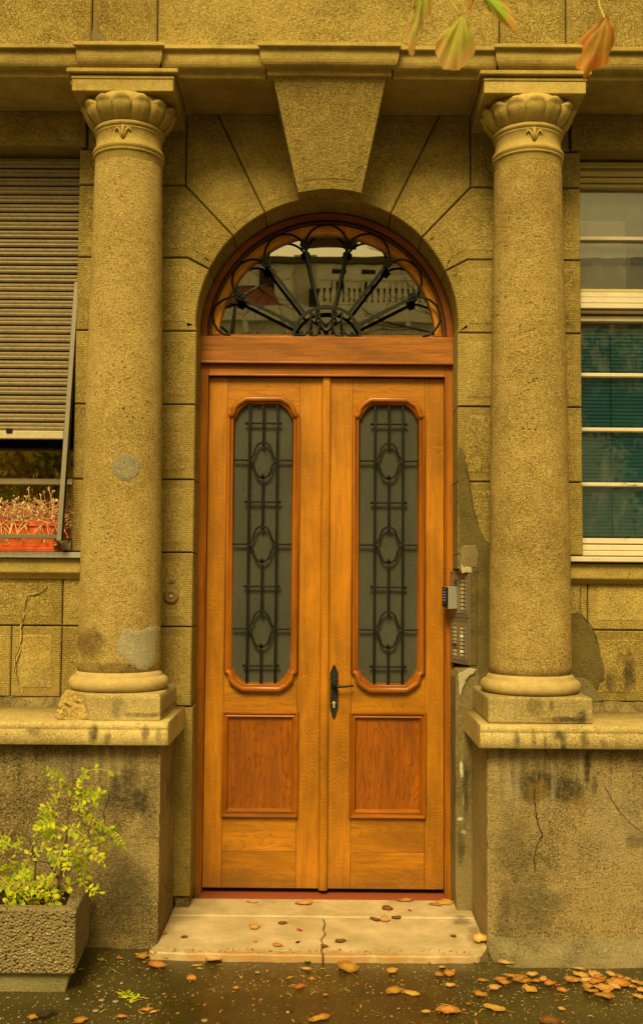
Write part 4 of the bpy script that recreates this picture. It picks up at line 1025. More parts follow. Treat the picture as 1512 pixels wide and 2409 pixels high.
for z0, z1 in ((1.386, 1.617), (1.160, 1.384)):
    pl = ibox(0, WI, -.02, .006, z0, z1, 'face_plate', m_steel, bevel=.002)
    ibox(.014, WI-.014, .006, .0075, z0+.022, z1-.022, 'inner_plate', m_steel2, pl)
    cols = ((.118, .150),) if z0 > 1.3 else ((.046, .078), (.112, .144))
    nrow = 8; zt = z1-.040; zb_ = z0+.036; pitch = (zt-zb_)/nrow
    for ci, (s0, s1) in enumerate(cols):
        for r_ in range(nrow):
            if z0 < 1.3 and ci == 0 and r_ == 5: continue
            zz = zt-pitch*(r_+.5); hgt = pitch*.36
            ibox(s0-.002, s1+.002, .0075, .0085, zz-hgt-.002, zz+hgt+.002, 'card_window', m_black, pl)
            w_ = z0 < 1.3 and ci == 1 and r_ in (2, 6)
            ibox(s0+.002, s1, .0085, .0098, zz-hgt, zz+hgt*(1 if r_ != 6 or not w_ else .9), 'name_card', m_cardw if w_ else m_card, pl)
            sb = s1+.010 if ci == len(cols)-1 else s0-.018
            ibox(sb, sb+.010, .0075, .0125, zz-hgt*.9, zz+hgt*.7, 'call_button', m_steel2, pl)
    for s_ in [(c_[0]+c_[1])/2 for c_ in cols]:
        for z_ in (z0+.029, z1-.030): MB().ball(loc(s_, .009, z_), .0034, 6).build('screw', m_steel2, pl)
    if z0 > 1.3:
        for k in range(5): ibox(.045, .080, .0075, .0085, 1.567-k*.0085, 1.571-k*.0085, 'speaker_slot', m_black, pl)
        ibox(.093, .097, .0075, .0105, z0+.022, z1-.022, 'divider', m_steel2, pl)
    else:
        ibox(.036, .088, .0098, .0125, 1.238, 1.262, 'maker_plate', m_steel, pl)
        tc = bpy.data.curves.new('maker_text', 'FONT'); tc.body = 'URMET'; tc.size = .0155; tc.extrude = .0004; tc.align_x = 'CENTER'; tc.align_y = 'CENTER'
        tmp = bpy.data.objects.new('tmp', tc); tme = bpy.data.meshes.new_from_object(tmp); bpy.data.objects.remove(tmp); tme.materials.clear(); tme.materials.append(m_black); to = bpy.data.objects.new('maker_text', tme); COL.objects.link(to); to.parent = pl
        mw = Matrix((ax, Vector((0, 0, 1)), an)).transposed().to_4x4()
        if mw.to_3x3().determinant() < 0: mw = Matrix((-ax, Vector((0, 0, 1)), an)).transposed().to_4x4()
        mw.translation = Vector(loc(.062, .0132, 1.2505)) - parent_loc(pl); to.matrix_local = mw
kh = ibox(.028, .082, .006, .056, 1.427, 1.538, 'keypad_housing', m_grey, bevel=.003)
kp = ibox(.030, .080, .056, .066, 1.437, 1.536, 'keypad', m_black, bevel=.002)
for r_ in range(4):
    for k in range(3): ibox(.040+k*.012, .048+k*.012, .066, .0668, 1.508-r_*.0135, 1.515-r_*.0135, 'key', m_blue, kp)
ibox(.052, .058, .066, .0668, 1.453, 1.460, 'key', m_blue, kp)
ibox(.036, .074, .066, .0668, 1.522, 1.529, 'indicator_strip', m_steel, kp)

# ================================================================== LEFT WINDOW
lw = thing('shuttered_window', 'left window behind a lowered wooden roller shutter pushed out at the bottom', 'window', (-1.7, -.05, 1.69))
XL = -2.3
def bx(name, x0, x1, y0, y1, z0, z1, mat, par, bevel=.002, **k): return MB().box(x0, x1, y0, y1, z0, z1).build(name, mat, par, bevel=bevel, **k)
bx('frame_head', XL, -1.24, -.10, .05, 3.668, 3.705, m_cream2, lw)
bx('frame_inner_rail', XL, -1.24, -.07, .05, 3.60, 3.668, m_rail, lw)  # grey-brown rail below the frame head
bx('frame_post', -1.275, -1.24, -.065, .05, 1.70, 3.66, m_rail, lw)
bx('glazing_bar', XL, -1.275, -.062, .0, 2.036, 2.066, m_cream, lw, .004)
bx('bottom_rail', XL, -1.275, -.062, .0, 1.705, 1.76, m_cream, lw)
bx('glass_pane', XL, -1.27, -.035, -.031, 2.066, 3.6, m_glassl, lw, 0)
bx('glass_pane', XL, -1.27, -.035, -.031, 1.76, 2.036, m_glassl, lw, 0)
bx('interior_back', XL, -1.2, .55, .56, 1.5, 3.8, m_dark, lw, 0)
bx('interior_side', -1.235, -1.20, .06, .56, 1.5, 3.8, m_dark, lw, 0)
mb = MB(); rs = [[], []]
for k in range(120):
    x = XL + (-1.26-XL)*k/119; y = .035 + .022*math.sin(k*.42+1.2*math.sin(k*.13)) + .012*math.sin(k*1.3)
    rs[0].append((x, y, 1.72)); rs[1].append((x, y, 3.0))
mb.rings(rs, False, 0, True); mb.build('net_curtain', m_curt, lw)
def shy(z):      # the shutter hangs straight, then tilts outwards
    return -.145 if z > 3.05 else -.145 - .145*((3.05-z)/.81)
slat = None; zz = 3.655; k = 0
rnd = random.Random(2)
while zz > 2.285:
    if slat is None:
        mb = MB(); pr = [(.004, -.0190), (-.003, -.0185), (-.0085, -.011), (-.006, -.003), (-.001, .0), (-.005, .003), (-.0075, .010), (-.003, .0175), (.004, .0180)]
        rs = [[(x, y, z) for y, z in pr] for x in (XL, -1.248)]
        mb.rings(rs, True, 0, False, True, True); slat = mb.build('slat', m_slat, lw); ob = slat
    else: ob = slat.copy(); COL.objects.link(ob)
    ob.location = (0-(-1.7)*0 + rnd.uniform(-.006, .0) - .001, shy(zz)+.0, zz); 
    ob.location = Vector((rnd.uniform(-.006, 0), shy(zz), zz)); ob.location += Vector((0, 0, 0))
    if k: pass
    if zz < 3.05: ob.rotation_euler = (-math.atan(.145/.81), 0, rnd.uniform(-.0006, .0006)); 
    zz -= .0452; k += 1
for ob in [o for o in lw.children if o.name.startswith('slat')]:
    ob.parent = lw
slat_me = slat.data   # slat mesh was built relative to the window's origin: bring it back to its own centre line
for v in slat_me.vertices: v.co.y += -.05; v.co.z += 1.69; v.co.x += -1.7
for ob in [o for o in lw.children if o.name.startswith('slat')]: ob.location -= Vector((-1.7, -.05, 1.69))
zb_ = 2.262
mb = MB(); mb.rings([[(x, shy(z)+.008, z) for z in (3.66, 3.05, 2.25)] for x in (XL, -1.262)], False, 0, False); mb.build('painted_gap_shade', m_black, lw)  # black sheet behind the slats, painting the shade in their gaps
mb = MB(); mb.box(XL, -1.268, shy(zb_)-.012, shy(zb_)+.006, 2.236, 2.277)
mb.build('shutter_end_board', paint('shutter_end_board', (0.46, 0.39, 0.25), .4, .5, .7), lw, bevel=.004)
bx('latch', -1.545, -1.515, shy(zb_)-.02, shy(zb_)-.010, 2.265, 2.285, m_black, lw)
mb = MB(); pth = [(-1.247, shy(3.05)+.005, 3.05), (-1.247, shy(1.75)+.005, 1.752)]
def railb(x0, x1, za, zb2, dy0, dy1, name, mat):
    mb = MB(); mb.add([(x, shy(z)+d, z) for z in (za, zb2) for x, d in ((x0, dy0), (x1, dy0), (x1, dy1), (x0, dy1))], [(0, 1, 2, 3), (4, 5, 6, 7), (0, 1, 5, 4), (1, 2, 6, 5), (2, 3, 7, 6), (3, 0, 4, 7)])
    return mb.build(name, mat, lw, bevel=.002)
railb(-1.268, -1.244, 3.05, 1.742, -.012, .014, 'guide_rail', m_rail)
railb(-1.243, -1.239, 3.05, 1.742, -.004, .010, 'guide_edge', m_black)
yb_ = shy(1.76)
bx('guide_cross_bar', XL, -1.268, yb_-.006, yb_+.010, 1.752, 1.772, m_rail, lw)
bx('stay_bar', -1.255, -1.235, yb_, -.08, 1.748, 1.754, m_black, lw, 0)
bx('metal_sill', XL, -1.168, -.305, -.0, 1.662, 1.690, m_zinc, lw, .003)
for x_ in (-1.238,): bx('reveal_strip', -1.2395, -1.2375, -.225, -.07, 1.70, 2.05, m_smooth, lw, 0)

# flower box
fb = thing('flower_box', 'orange plastic flower trough on the left window sill', 'flower box', (-1.6, -.22, 1.69))
FX1 = -1.297
def trough(x0, x1, y0, y1, z0, z1, taper, name, mat):
    mb = MB(); t = taper
    o0 = [(x0+t, y0+t, z0), (x1-t, y0+t, z0), (x1-t, y1-t, z0), (x0+t, y1-t, z0)]; o1 = [(x0, y0, z1), (x1, y0, z1), (x1, y1, z1), (x0, y1, z1)]
    i1 = [(x0+.006, y0+.006, z1), (x1-.006, y0+.006, z1), (x1-.006, y1-.006, z1), (x0+.006, y1-.006, z1)]; i0 = [(x, y, z1-.03) for x, y, z in i1]
    mb.rings([o0, o1, i1, i0], True, 0, False, True, True); return mb.build(name, mat, fb, bevel=.003)
trough(-2.15, FX1, -.285, -.135, 1.715, 1.836, .012, 'trough', m_terra)
bx('rim', -2.155, FX1+.005, -.291, -.283, 1.814, 1.842, m_terra, fb)
bx('drip_tray', -2.155, FX1-.0, -.296, -.13, 1.6905, 1.702, m_terra, fb)
bx('tray_wall', -2.15, FX1-.006, -.292, -.14, 1.702, 1.7145, m_terra, fb)
sp = thing('trailing_plant', 'tangle of pink and straw-coloured succulent stems in the orange trough', 'plant', (-1.6, -.21, 1.83))
rnd = random.Random(11); mbs = [MB(), MB(), MB()]; tips = [MB(), MB()]
for k in range(560):
    x = rnd.uniform(-2.12, FX1-.01) if k % 3 else rnd.uniform(-1.62, FX1); y = rnd.uniform(-.28, -.15); z = 1.83
    P = [Vector((x, y, z))]; d = Vector((rnd.uniform(-.7, .9), rnd.uniform(-.9, .3), rnd.uniform(.3, 1.2))).normalized(); L = rnd.uniform(.05, .19); n = 7
    if k % 9 == 0 : d = Vector((rnd.uniform(-.3, .8), -1, .35)).normalized(); L = rnd.uniform(.09, .17)
    sag = rnd.uniform(.05, .36) if k % 9 else 1.0
    cur = Vector((rnd.uniform(-.7, .7), rnd.uniform(-.3, .3), rnd.uniform(-.3, .1)))
    for j in range(n):
        P.append(P[-1] + d*(L/n)); d = (d + cur*.5 + Vector((0, 0, -sag*.42))).normalized()
    if max(p.x for p in P) > -1.205: continue
    mi = 0 if rnd.random() < .38 else (1 if rnd.random() < .85 else 2)
    mbs[mi].tube(P, rnd.choice([.0009, .0013, .0019]) if k % 9 else .0024, 4)
    e = P[-1]
    for q in range(7):
        o_ = Vector((rnd.gauss(0, .005), rnd.gauss(0, .005), rnd.gauss(0, .005))); s_ = rnd.uniform(.0025, .0055)
        dd = Vector((rnd.gauss(0, 1), rnd.gauss(0, 1), rnd.gauss(0, 1))).normalized()*s_*1.6; ee = dd.cross(Vector((0, 1, .3))).normalized()*s_*.6; c_ = e+o_
        tips[rnd.random() < .5].add([c_-dd, c_+ee, c_+dd, c_-ee], [(0, 1, 2, 3)])
mbs[0].build('stems', m_pink, sp, kind='stuff'); mbs[1].build('stems', m_pink2, sp, kind='stuff'); mbs[2].build('stems', m_mag, sp, kind='stuff')
tips[0].build('leaf_tips', m_tip, sp, kind='stuff'); tips[1].build('leaf_tips', m_tip2, sp, kind='stuff')

# ================================================================== RIGHT WINDOW
rw = thing('sash_window', 'right window with flaking cream frame and teal blinds behind the lower panes', 'window', (1.75, -.05, 1.69))
XR = 2.3; X0 = 1.253
bx('head_board', X0, XR, -.10, .05, 3.655, 3.705, m_cream2, rw)
for z0, z1, y in ((3.665, 3.695, -.125), (3.625, 3.652, -.115), (3.597, 3.622, -.105), (3.575, 3.594, -.09)): bx('head_moulding', X0, XR, y, .04, z0, z1, m_cream2, rw, .004)
bx('frame_post', X0, X0+.016, -.085, .05, 2.995, 3.575, m_cream, rw)
bx('frame_post', X0, X0+.024, -.085, .05, 1.75, 2.94, m_cream, rw)
bx('putty_strip', X0+.016, X0+.020, -.072, .0, 3.05, 3.56, m_rail, rw, 0)
bx('putty_strip', X0+.024, X0+.030, -.072, .0, 1.79, 2.87, m_rail, rw, 0)
bx('glazing_bar', X0+.016, XR, -.078, -.03, 3.306, 3.325, m_cream, rw)
bx('upper_sash_rail', X0+.016, XR, -.082, -.03, 3.036, 3.052, m_cream2, rw)
for z0, z1, y in ((3.000, 3.026, -.115), (2.968, 2.997, -.125), (2.938, 2.964, -.135), (2.922, 2.934, -.115)): bx('transom_board', X0, XR, y, .04, z0, z1, m_cream, rw, .003)
bx('lower_sash_rail', X0+.004, XR, -.085, -.02, 2.885, 2.912, m_cream, rw)
for z in (2.611, 2.333, 2.055): bx('glazing_bar', X0+.024, XR, -.080, -.03, z-.010, z+.010, m_cream, rw, .004)
bx('bottom_rail', X0+.004, XR, -.082, -.02, 1.758, 1.785, m_cream, rw)
bx('weather_board', X0, XR, -.10, -.02, 1.722, 1.752, m_cream, rw, .004)
bx('inner_sill', X0, XR, -.14, -.02, 1.695, 1.720, m_cream, rw, .004)
bx('window_sill', 1.172, XR, -.31, -.02, 1.662, 1.688, m_cream, rw, .004)
for z0, z1 in ((3.325, 3.57), (3.052, 3.306), (2.621, 2.885), (2.343, 2.601), (2.065, 2.323), (1.785, 2.045)):
    bx('glass_pane', X0+.02, XR, -.052, -.048, z0, z1, m_glass, rw, 0)
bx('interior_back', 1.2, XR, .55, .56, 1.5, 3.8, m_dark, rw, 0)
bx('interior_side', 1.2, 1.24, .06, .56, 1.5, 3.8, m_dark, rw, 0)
bx('pale_sheet', 1.26, XR, .03, .035, 3.0, 3.60, m_sheet, rw, 0)  # pale grey sheet behind the upper panes, with a paler square
bx('paler_square', 1.262, 1.545, .022, .029, 3.03, 3.44, m_sheet2, rw, 0)
bl = None; z = 2.86
for k in range(60):
    if z < 1.79: break
    if bl is None:
        mb = MB(); mb.add([(0, -.012, .0), (1.04, -.012, .0), (1.04, .012, .0), (0, .012, .0), (0, 0, .0025), (1.04, 0, .0025)], [(0, 1, 5, 4), (4, 5, 2, 3)]); bl = mb.build('blind_slat', m_blind, None); ob = bl; bl.parent = rw
    else: ob = bl.copy(); COL.objects.link(ob)
    ob.location = Vector((1.258, .0, z)) - rw.location; ob.rotation_euler = (R(48), 0, 0); z -= .0188
for x in (1.29, 1.45): MB().tube([(x, -.02, 2.82), (x+.002, -.02, 1.8)], .0016, 5).build('blind_cord', m_black, rw)

# ================================================================== PLANTER AND SHRUB
pl = thing('concrete_planter', 'exposed-aggregate concrete planter at the lower left, holding the green shrub', 'planter', (-1.3, -.95, GZ))
ZT = .297; ZBt = .043
def pring(x0, x1, y0, y1, z): return [(x0, y0, z), (x1, y0, z), (x1-.036, y1-.05, z), (x0, y1-.05, z)]
mb = MB(); xr = -.948
rs = [pring(-2.0, xr-.012, -1.19, -.74, ZBt), pring(-2.0, xr-.002, -1.198, -.735, ZBt+.012), pring(-2.0, xr, -1.20, -.735, ZT-.01), pring(-2.0, xr-.006, -1.194, -.74, ZT), pring(-1.95, xr-.055, -1.145, -.785, ZT), pring(-1.95, xr-.06, -1.14, -.79, ZT-.06)]
mb.rings(rs, True, 0, False, True, False); mb.build('basin', m_agg, pl, bevel=.014, seg=3)
mb = MB(); mb.rings([pring(-2.0, -.995, -1.155, -.78, GZ-.01), pring(-2.0, -.975, -1.17, -.76, ZBt)], True, 0, False, True, True); mb.build('foot', m_plconc, pl, bevel=.004)
mb = MB(); rs = []
for i in range(16): rs.append([(-1.95+(.94)*j/24, -1.14+.35*i/15, ZT-.035+.018*mnoise.noise(Vector((j*.6, i*.6, 0)))) for j in range(25)])
mb.rings(rs, False, 0, True); mb.build('soil', m_soil, pl, kind='stuff')

sh = thing('shrub', 'airy lime-green shrub with small paired leaflets growing in the concrete planter', 'shrub', (-1.12, -.97, ZT-.03))
rnd = random.Random(8)
def pt(u, v, Y): x, z = at(u, v, Y); return Vector((x, Y, z))
branches = [[(133, 2110, -.98), (140, 2070, -.98), (152, 2010, -.97), (158, 1960, -.95), (160, 1910, -.93), (172, 1860, -.92), (173, 1830, -.91), (168, 1800, -.9), (166, 1775, -.9)],
            [(160, 1905, -.93), (185, 1912, -.93), (210, 1915, -.95)], [(173, 1833, -.91), (195, 1838, -.92), (212, 1846, -.94)],
            [(125, 2100, -1.0), (140, 2080, -1.0), (160, 2040, -1.02)],
            [(80, 2110, -1.05), (85, 2030, -1.05), (70, 2010, -1.06), (40, 2008, -1.08), (-5, 2012, -1.1)], [(85, 2030, -1.05), (70, 1975, -1.05), (40, 1940, -1.05), (0, 1942, -1.06)], [(40, 1940, -1.05), (35, 1965, -1.07)],
            [(140, 2070, -.98), (115, 2030, -1.0), (90, 2025, -1.03)]]
for bp in branches:
    P = [pt(*p) for p in bp]; n = len(P)
    MB().tube(P, [.0075*(1-.75*i/(n-1)) for i in range(n)] if len(bp) > 6 else [.005*(1-.6*i/(n-1)) for i in range(n)], 6).build('branch', m_twig, sh)
def frond(P, n, size, seed, mats=(m_rachis, m_leaflet), name='leaf', parent=sh, droop=0, cat=None, label=None, flat=False):
    rnd = random.Random(seed); mb = MB(); mb.tube(P, .0013, 4, 0)
    # walk along the path
    L = [0]
    for a, c_ in zip(P, P[1:]): L.append(L[-1]+(c_-a).length)
    def along(t):
        d = t*L[-1]
        for i in range(len(P)-1):
            if L[i+1] >= d: f = (d-L[i])/max(1e-6, L[i+1]-L[i]); return P[i].lerp(P[i+1], f), (P[i+1]-P[i]).normalized()
        return P[-1], (P[-1]-P[-2]).normalized()
    pn = Vector((rnd.uniform(-.6, .6), -1, rnd.uniform(-.2, .8))).normalized() if not flat else Vector((0, 0, 1))
    for k in range(n):
        t = .30 + .70*k/(n-1); c_, tg = along(min(1, t)); side = tg.cross(pn).normalized()
        for s_ in (-1, 1) if k < n-1 else (0,):
            d = (side*s_*1.0 + tg*(.45 if s_ else 1) + Vector((rnd.gauss(0, .22), rnd.gauss(0, .22), rnd.gauss(0, .22)))).normalized()
            w = d.cross(pn + Vector((rnd.gauss(0, .35), rnd.gauss(0, .2), rnd.gauss(0, .35)))).normalized(); ln = size*rnd.uniform(.55, 1.3); ww = ln*.27
            nn = d.cross(w)*ln*.10
            b0 = c_ + d*ln*.08
            vs = [b0, b0+d*ln*.3+w*ww*.9+nn, b0+d*ln*.65+w*ww+nn, b0+d*ln, b0+d*ln*.65-w*ww+nn, b0+d*ln*.3-w*ww*.9+nn, b0+d*ln*.5]
            mb.add(vs, [(0, 1, 6), (1, 2, 6), (2, 3, 6), (3, 4, 6), (4, 5, 6), (5, 0, 6)], 1, True)
    return mb.build(name, list(mats), parent, label, cat, weld=False)
# fronds whose course can be read in the photograph (start, via, tip)
FR = [((167, 1835), (140, 1832), (103, 1808), 7), ((160, 1870), (185, 1860), (200, 1822), 5), ((180, 1840), (205, 1800), (254, 1812), 3), ((168, 1880), (195, 1885), (236, 1868), 6),
      ((172, 1910), (215, 1925), (262, 1955), 9), ((235, 1930), (268, 1960), (290, 1990), 8), ((165, 1965), (200, 1985), (245, 2030), 8), ((172, 1965), (192, 2010), (200, 2085), 9), ((200, 2085), (215, 2095), (232, 2100), 4),
      ((150, 1895), (120, 1900), (85, 1960), 9), ((150, 1870), (120, 1880), (95, 1915), 6), ((160, 1930), (140, 1950), (120, 1975), 5), ((155, 1960), (145, 2010), (125, 2050), 5), ((158, 1985), (165, 2020), (150, 2055), 5),
      ((160, 1890), (175, 1900), (200, 1900), 5), ((163, 1880), (180, 1870), (205, 1860), 4), ((160, 1940), (180, 1950), (195, 1965), 4), ((150, 1990), (175, 2000), (185, 2025), 5),
      ((45, 2090), (60, 2040), (75, 1990), 5), ((60, 2030), (95, 2000), (118, 1985), 5), ((30, 1950), (15, 1975), (0, 2010), 5), ((40, 1965), (55, 1985), (40, 2000), 4), ((20, 2020), (40, 2028), (10, 2050), 5), ((90, 2030), (80, 2050), (50, 2060), 5),
      ((60, 2080), (40, 2100), (10, 2130), 7), ((80, 2070), (70, 2100), (40, 2140), 7), ((95, 2060), (100, 2100), (80, 2135), 7), ((110, 2080), (120, 2110), (135, 2145), 7), ((120, 2070), (145, 2095), (150, 2130), 6), ((70, 2040), (60, 2070), (20, 2085), 6),
      ((100, 2050), (120, 2070), (135, 2105), 6), ((40, 2060), (20, 2070), (-5, 2095), 6), ((90, 2090), (110, 2120), (125, 2150), 6), ((50, 2070), (85, 2090), (110, 2110), 6), ((150, 2100), (155, 2085), (178, 2075), 3), ((135, 2080), (110, 2060), (90, 2075), 5),
      ((20, 2040), (50, 2050), (75, 2085), 6), ((0, 2060), (25, 2085), (55, 2110), 6), ((60, 2100), (75, 2125), (100, 2140), 6), ((105, 1990), (120, 2010), (145, 2030), 5), ((130, 1960), (110, 1950), (95, 1960), 5), ((168, 1850), (150, 1862), (130, 1856), 4),
      ((205, 1935), (225, 1945), (240, 1990), 5), ((215, 1900), (225, 1885), (232, 1870), 4), ((140, 1930), (118, 1925), (100, 1945), 5), ((0, 1960), (10, 1985), (25, 1990), 4)]
for k, (a, v_, c_, n) in enumerate(FR):
    Y0 = -.98 - .1*rnd.random(); Y1 = Y0 - rnd.uniform(-.04, .12)
    if a[1] > 2030: Y0 = rnd.uniform(-1.16, -.95); Y1 = Y0-rnd.uniform(0, .06)
    p0, p1, p2 = pt(*a, Y0), pt(*v_, (Y0+Y1)/2-.02), pt(*c_, Y1)
    P = [p0*(1-t)**2 + p1*2*t*(1-t) + p2*t*t for t in [i/6 for i in range(7)]]
    frond(P, n, rnd.uniform(.022, .031), k)
# dried litter in the planter
mb = MB(); rnd = random.Random(3)
for k in range(260):
    c_ = Vector((rnd.uniform(-1.9, -1.03), rnd.uniform(-1.12, -.82), ZT-.015+rnd.uniform(0, .03))); s_ = rnd.uniform(.008, .02)
    d = Vector((rnd.gauss(0, 1), rnd.gauss(0, 1), rnd.gauss(0, .5))).normalized()*s_; e = d.cross(Vector((rnd.gauss(0, .4), rnd.gauss(0, .4), 1))).normalized()*s_*.5
    mb.add([c_-d, c_+e, c_+d, c_-e], [(0, 1, 2, 3)])
mb.build('leaf_litter', LM['orange'], pl, kind='stuff', weld=False)

# ================================================================== LEAVES ON THE GROUND
def leafmesh(seed, kind):
    rnd = random.Random(seed); mb = MB(); n = 26; s = .05
    lob = {'lobed': 5, 'oval': 0, 'crumpled': 3}[kind]
    ctr = (0, 0, .004); ring = []; ring2 = []
    for k in range(n):
        a = 2*math.pi*k/n
        r = s*(1 + (.10*math.cos(lob*a+seed) if lob else 0) + .12*math.sin(2*a+seed*1.7) + .07*math.sin(3*a+seed) + rnd.uniform(-.10, .10))
        if kind == 'oval': r = s*(.62+.38*abs(math.cos(a))) * (1+rnd.uniform(-.05, .05))
        x, y = r*math.cos(a), r*math.sin(a)*.85
        curl = (.016 if kind == 'crumpled' else .007)*(mnoise.noise(Vector((x*40, y*40, seed*3.3)))+.35)
        ring.append((x, y, max(.001, curl+.004))); ring2.append((x*.5, y*.5, .004+.004*mnoise.noise(Vector((x*50, y*50, seed)))))
    vs = [ctr]+ring2+ring; fs = [(0, 1+k, 1+(k+1) % n) for k in range(n)] + [(1+k, 1+n+k, 1+n+(k+1) % n, 1+(k+1) % n) for k in range(n)]
    mb.add(vs, fs, 0, True)
    mb.tube([(s*.5, 0, .005), (s*1.1, .004, .004), (s*1.9, .012, .006)], .0012, 4)
    return mb
VAR = [leafmesh(k, kd) for k, kd in enumerate(('lobed', 'crumpled', 'oval', 'lobed', 'crumpled', 'lobed'))]
meshes = {}
def c8(x, y): return ((600+x*.8598)/1.7004, (3300+y*.8598)/1.7004)
def c7(x, y): return ((1700+x*.576)/1.7004, (2900+y*.576)/1.7004)
def c6(x, y): return (x*.5952/1.7004, (2900+y*.5952)/1.7004)
lr = random.Random(77)
def leaf(fn, x, y, wpx, col, label, z=GZ+.005, var=None, sc=None, tilt=0, name='fallen_leaf', cat='leaf', group='fallen leaves'):
    u, v = fn(x, y); gx, gy = gat(u, v, z)
    k = {'c8': .8598, 'c7': .576, 'c6': .5952}[fn.__name__]/1.7004
    width = wpx*k/F*(gy-CY)
    vi = var if var is not None else lr.randrange(6)
    key = (vi, col)
    if key not in meshes:
        ob = VAR[vi].build(name, LM[col], None); meshes[key] = ob.data
        bpy.data.objects.remove(ob)
    ob = bpy.data.objects.new(name, meshes[key]); COL.objects.link(ob)
    s = width/.10*1.15; ob.scale = (s, s*lr.uniform(.7, 1.1), s*(1.3 if tilt else lr.uniform(.35, .85))); ob.location = (gx, gy, z)
    ob.rotation_euler = (lr.uniform(-.05, .05), lr.uniform(-.06, .06), lr.uniform(0, 6.28)) if not tilt else (tilt, 0, lr.uniform(-.6, .6))
    if tilt: ob.location.z += width*.35
    tag(ob, label, cat, group); return ob
Z0 = .003
for a in [
 (c8, 475, 358, 50, 'tan', 'tan crinkled leaf on the threshold below the left door leaf', Z0), (c8, 718, 362, 72, 'tan', 'broad flat tan leaf on the threshold below the meeting of the doors', Z0),
 (c8, 1185, 352, 70, 'ochre', 'ochre leaf with upturned stalk on the threshold below the right door leaf', Z0), (c8, 1370, 362, 85, 'yellow', 'crumpled yellow leaf heaped in the right corner of the threshold', Z0), (c8, 1325, 370, 50, 'ochre', 'ochre leaf lying beside the crumpled one in the right threshold corner', Z0),
 (c8, 1103, 387, 55, 'brown', 'dark brown leaf on the threshold slab, right of centre', Z0), (c8, 1048, 438, 48, 'brown', 'dark brown upright leaf straddling the slab joint', Z0), (c8, 1145, 430, 38, 'brown', 'small brown leaf on the slab joint, rightmost of three', Z0),
 (c8, 1093, 437, 60, 'tan', 'pale tan leaf on the slab joint between two brown ones', Z0), (c8, 1207, 397, 18, 'brown', 'tiny brown leaf scrap on the threshold slab at the right', Z0), (c8, 485, 475, 66, 'tan', 'pale lobed leaf in the middle of the left step slab', Z0),
 (c8, 617, 456, 42, 'brown', 'small brown leaf near the joint, left of the petal', Z0), (c8, 160, 520, 30, 'brown', 'small brown leaf near the left end of the step', Z0), (c8, 68, 503, 26, 'orange', 'orange leaf against the foot of the left pedestal on the step', Z0),
 (c8, 490, 541, 22, 'tan', 'tiny tan leaf near the front of the left step slab', Z0), (c8, 592, 558, 44, 'orange', 'orange-tan leaf near the front edge of the step, left of the crack', Z0), (c8, 687, 545, 22, 'dark', 'tiny dark scrap on the step just left of the crack', Z0),
 (c8, 885, 538, 42, 'brown', 'dark curled leaf on the right step slab near its front', Z0), (c8, 810, 562, 32, 'brown', 'dark brown leaf on the step just right of the crack', Z0), (c8, 1410, 515, 28, 'brown', 'small brown leaf near the right end of the step', Z0),
 (c8, 300, 620, 92, 'tan', 'large tan leaf leaning on the front edge of the step at the left', -.02), (c8, 490, 596, 66, 'ochre', 'ochre leaf on the front edge of the step, left of centre', -.01), (c8, 600, 602, 92, 'orange', 'wide orange leaf along the front edge of the step, left of the crack', -.02),
 (c8, 690, 606, 60, 'ochre', 'ochre leaf at the front edge where the step is cracked', -.02), (c8, 925, 600, 86, 'tan', 'large tan leaf on the front edge of the step, right of the crack', -.012), (c8, 990, 606, 44, 'ochre', 'small ochre leaf at the step edge beside the large tan one', -.02),
 (c8, 1325, 603, 70, 'tan', 'tan leaf on the front edge of the step near its right end', -.012), (c8, 1215, 608, 60, 'orange', 'orange leaf at the right part of the step edge', -.02), (c8, 1100, 609, 40, 'ochre', 'little ochre leaf at the step edge, right half', -.02), (c8, 840, 608, 50, 'ochre', 'ochre scrap at the step edge just right of the crack', -.02), (c8, 400, 607, 46, 'ochre', 'ochre scrap at the step edge between two larger leaves', -.02), (c8, 210, 604, 40, 'orange', 'small orange leaf at the left end of the step edge', -.02)]:
    leaf(*a)
leaf(c8, 695, 488, 30, 'pink', 'magenta petal on the step left of the crack', Z0, 2, name='petal', cat='petal', group='petals on the ground')
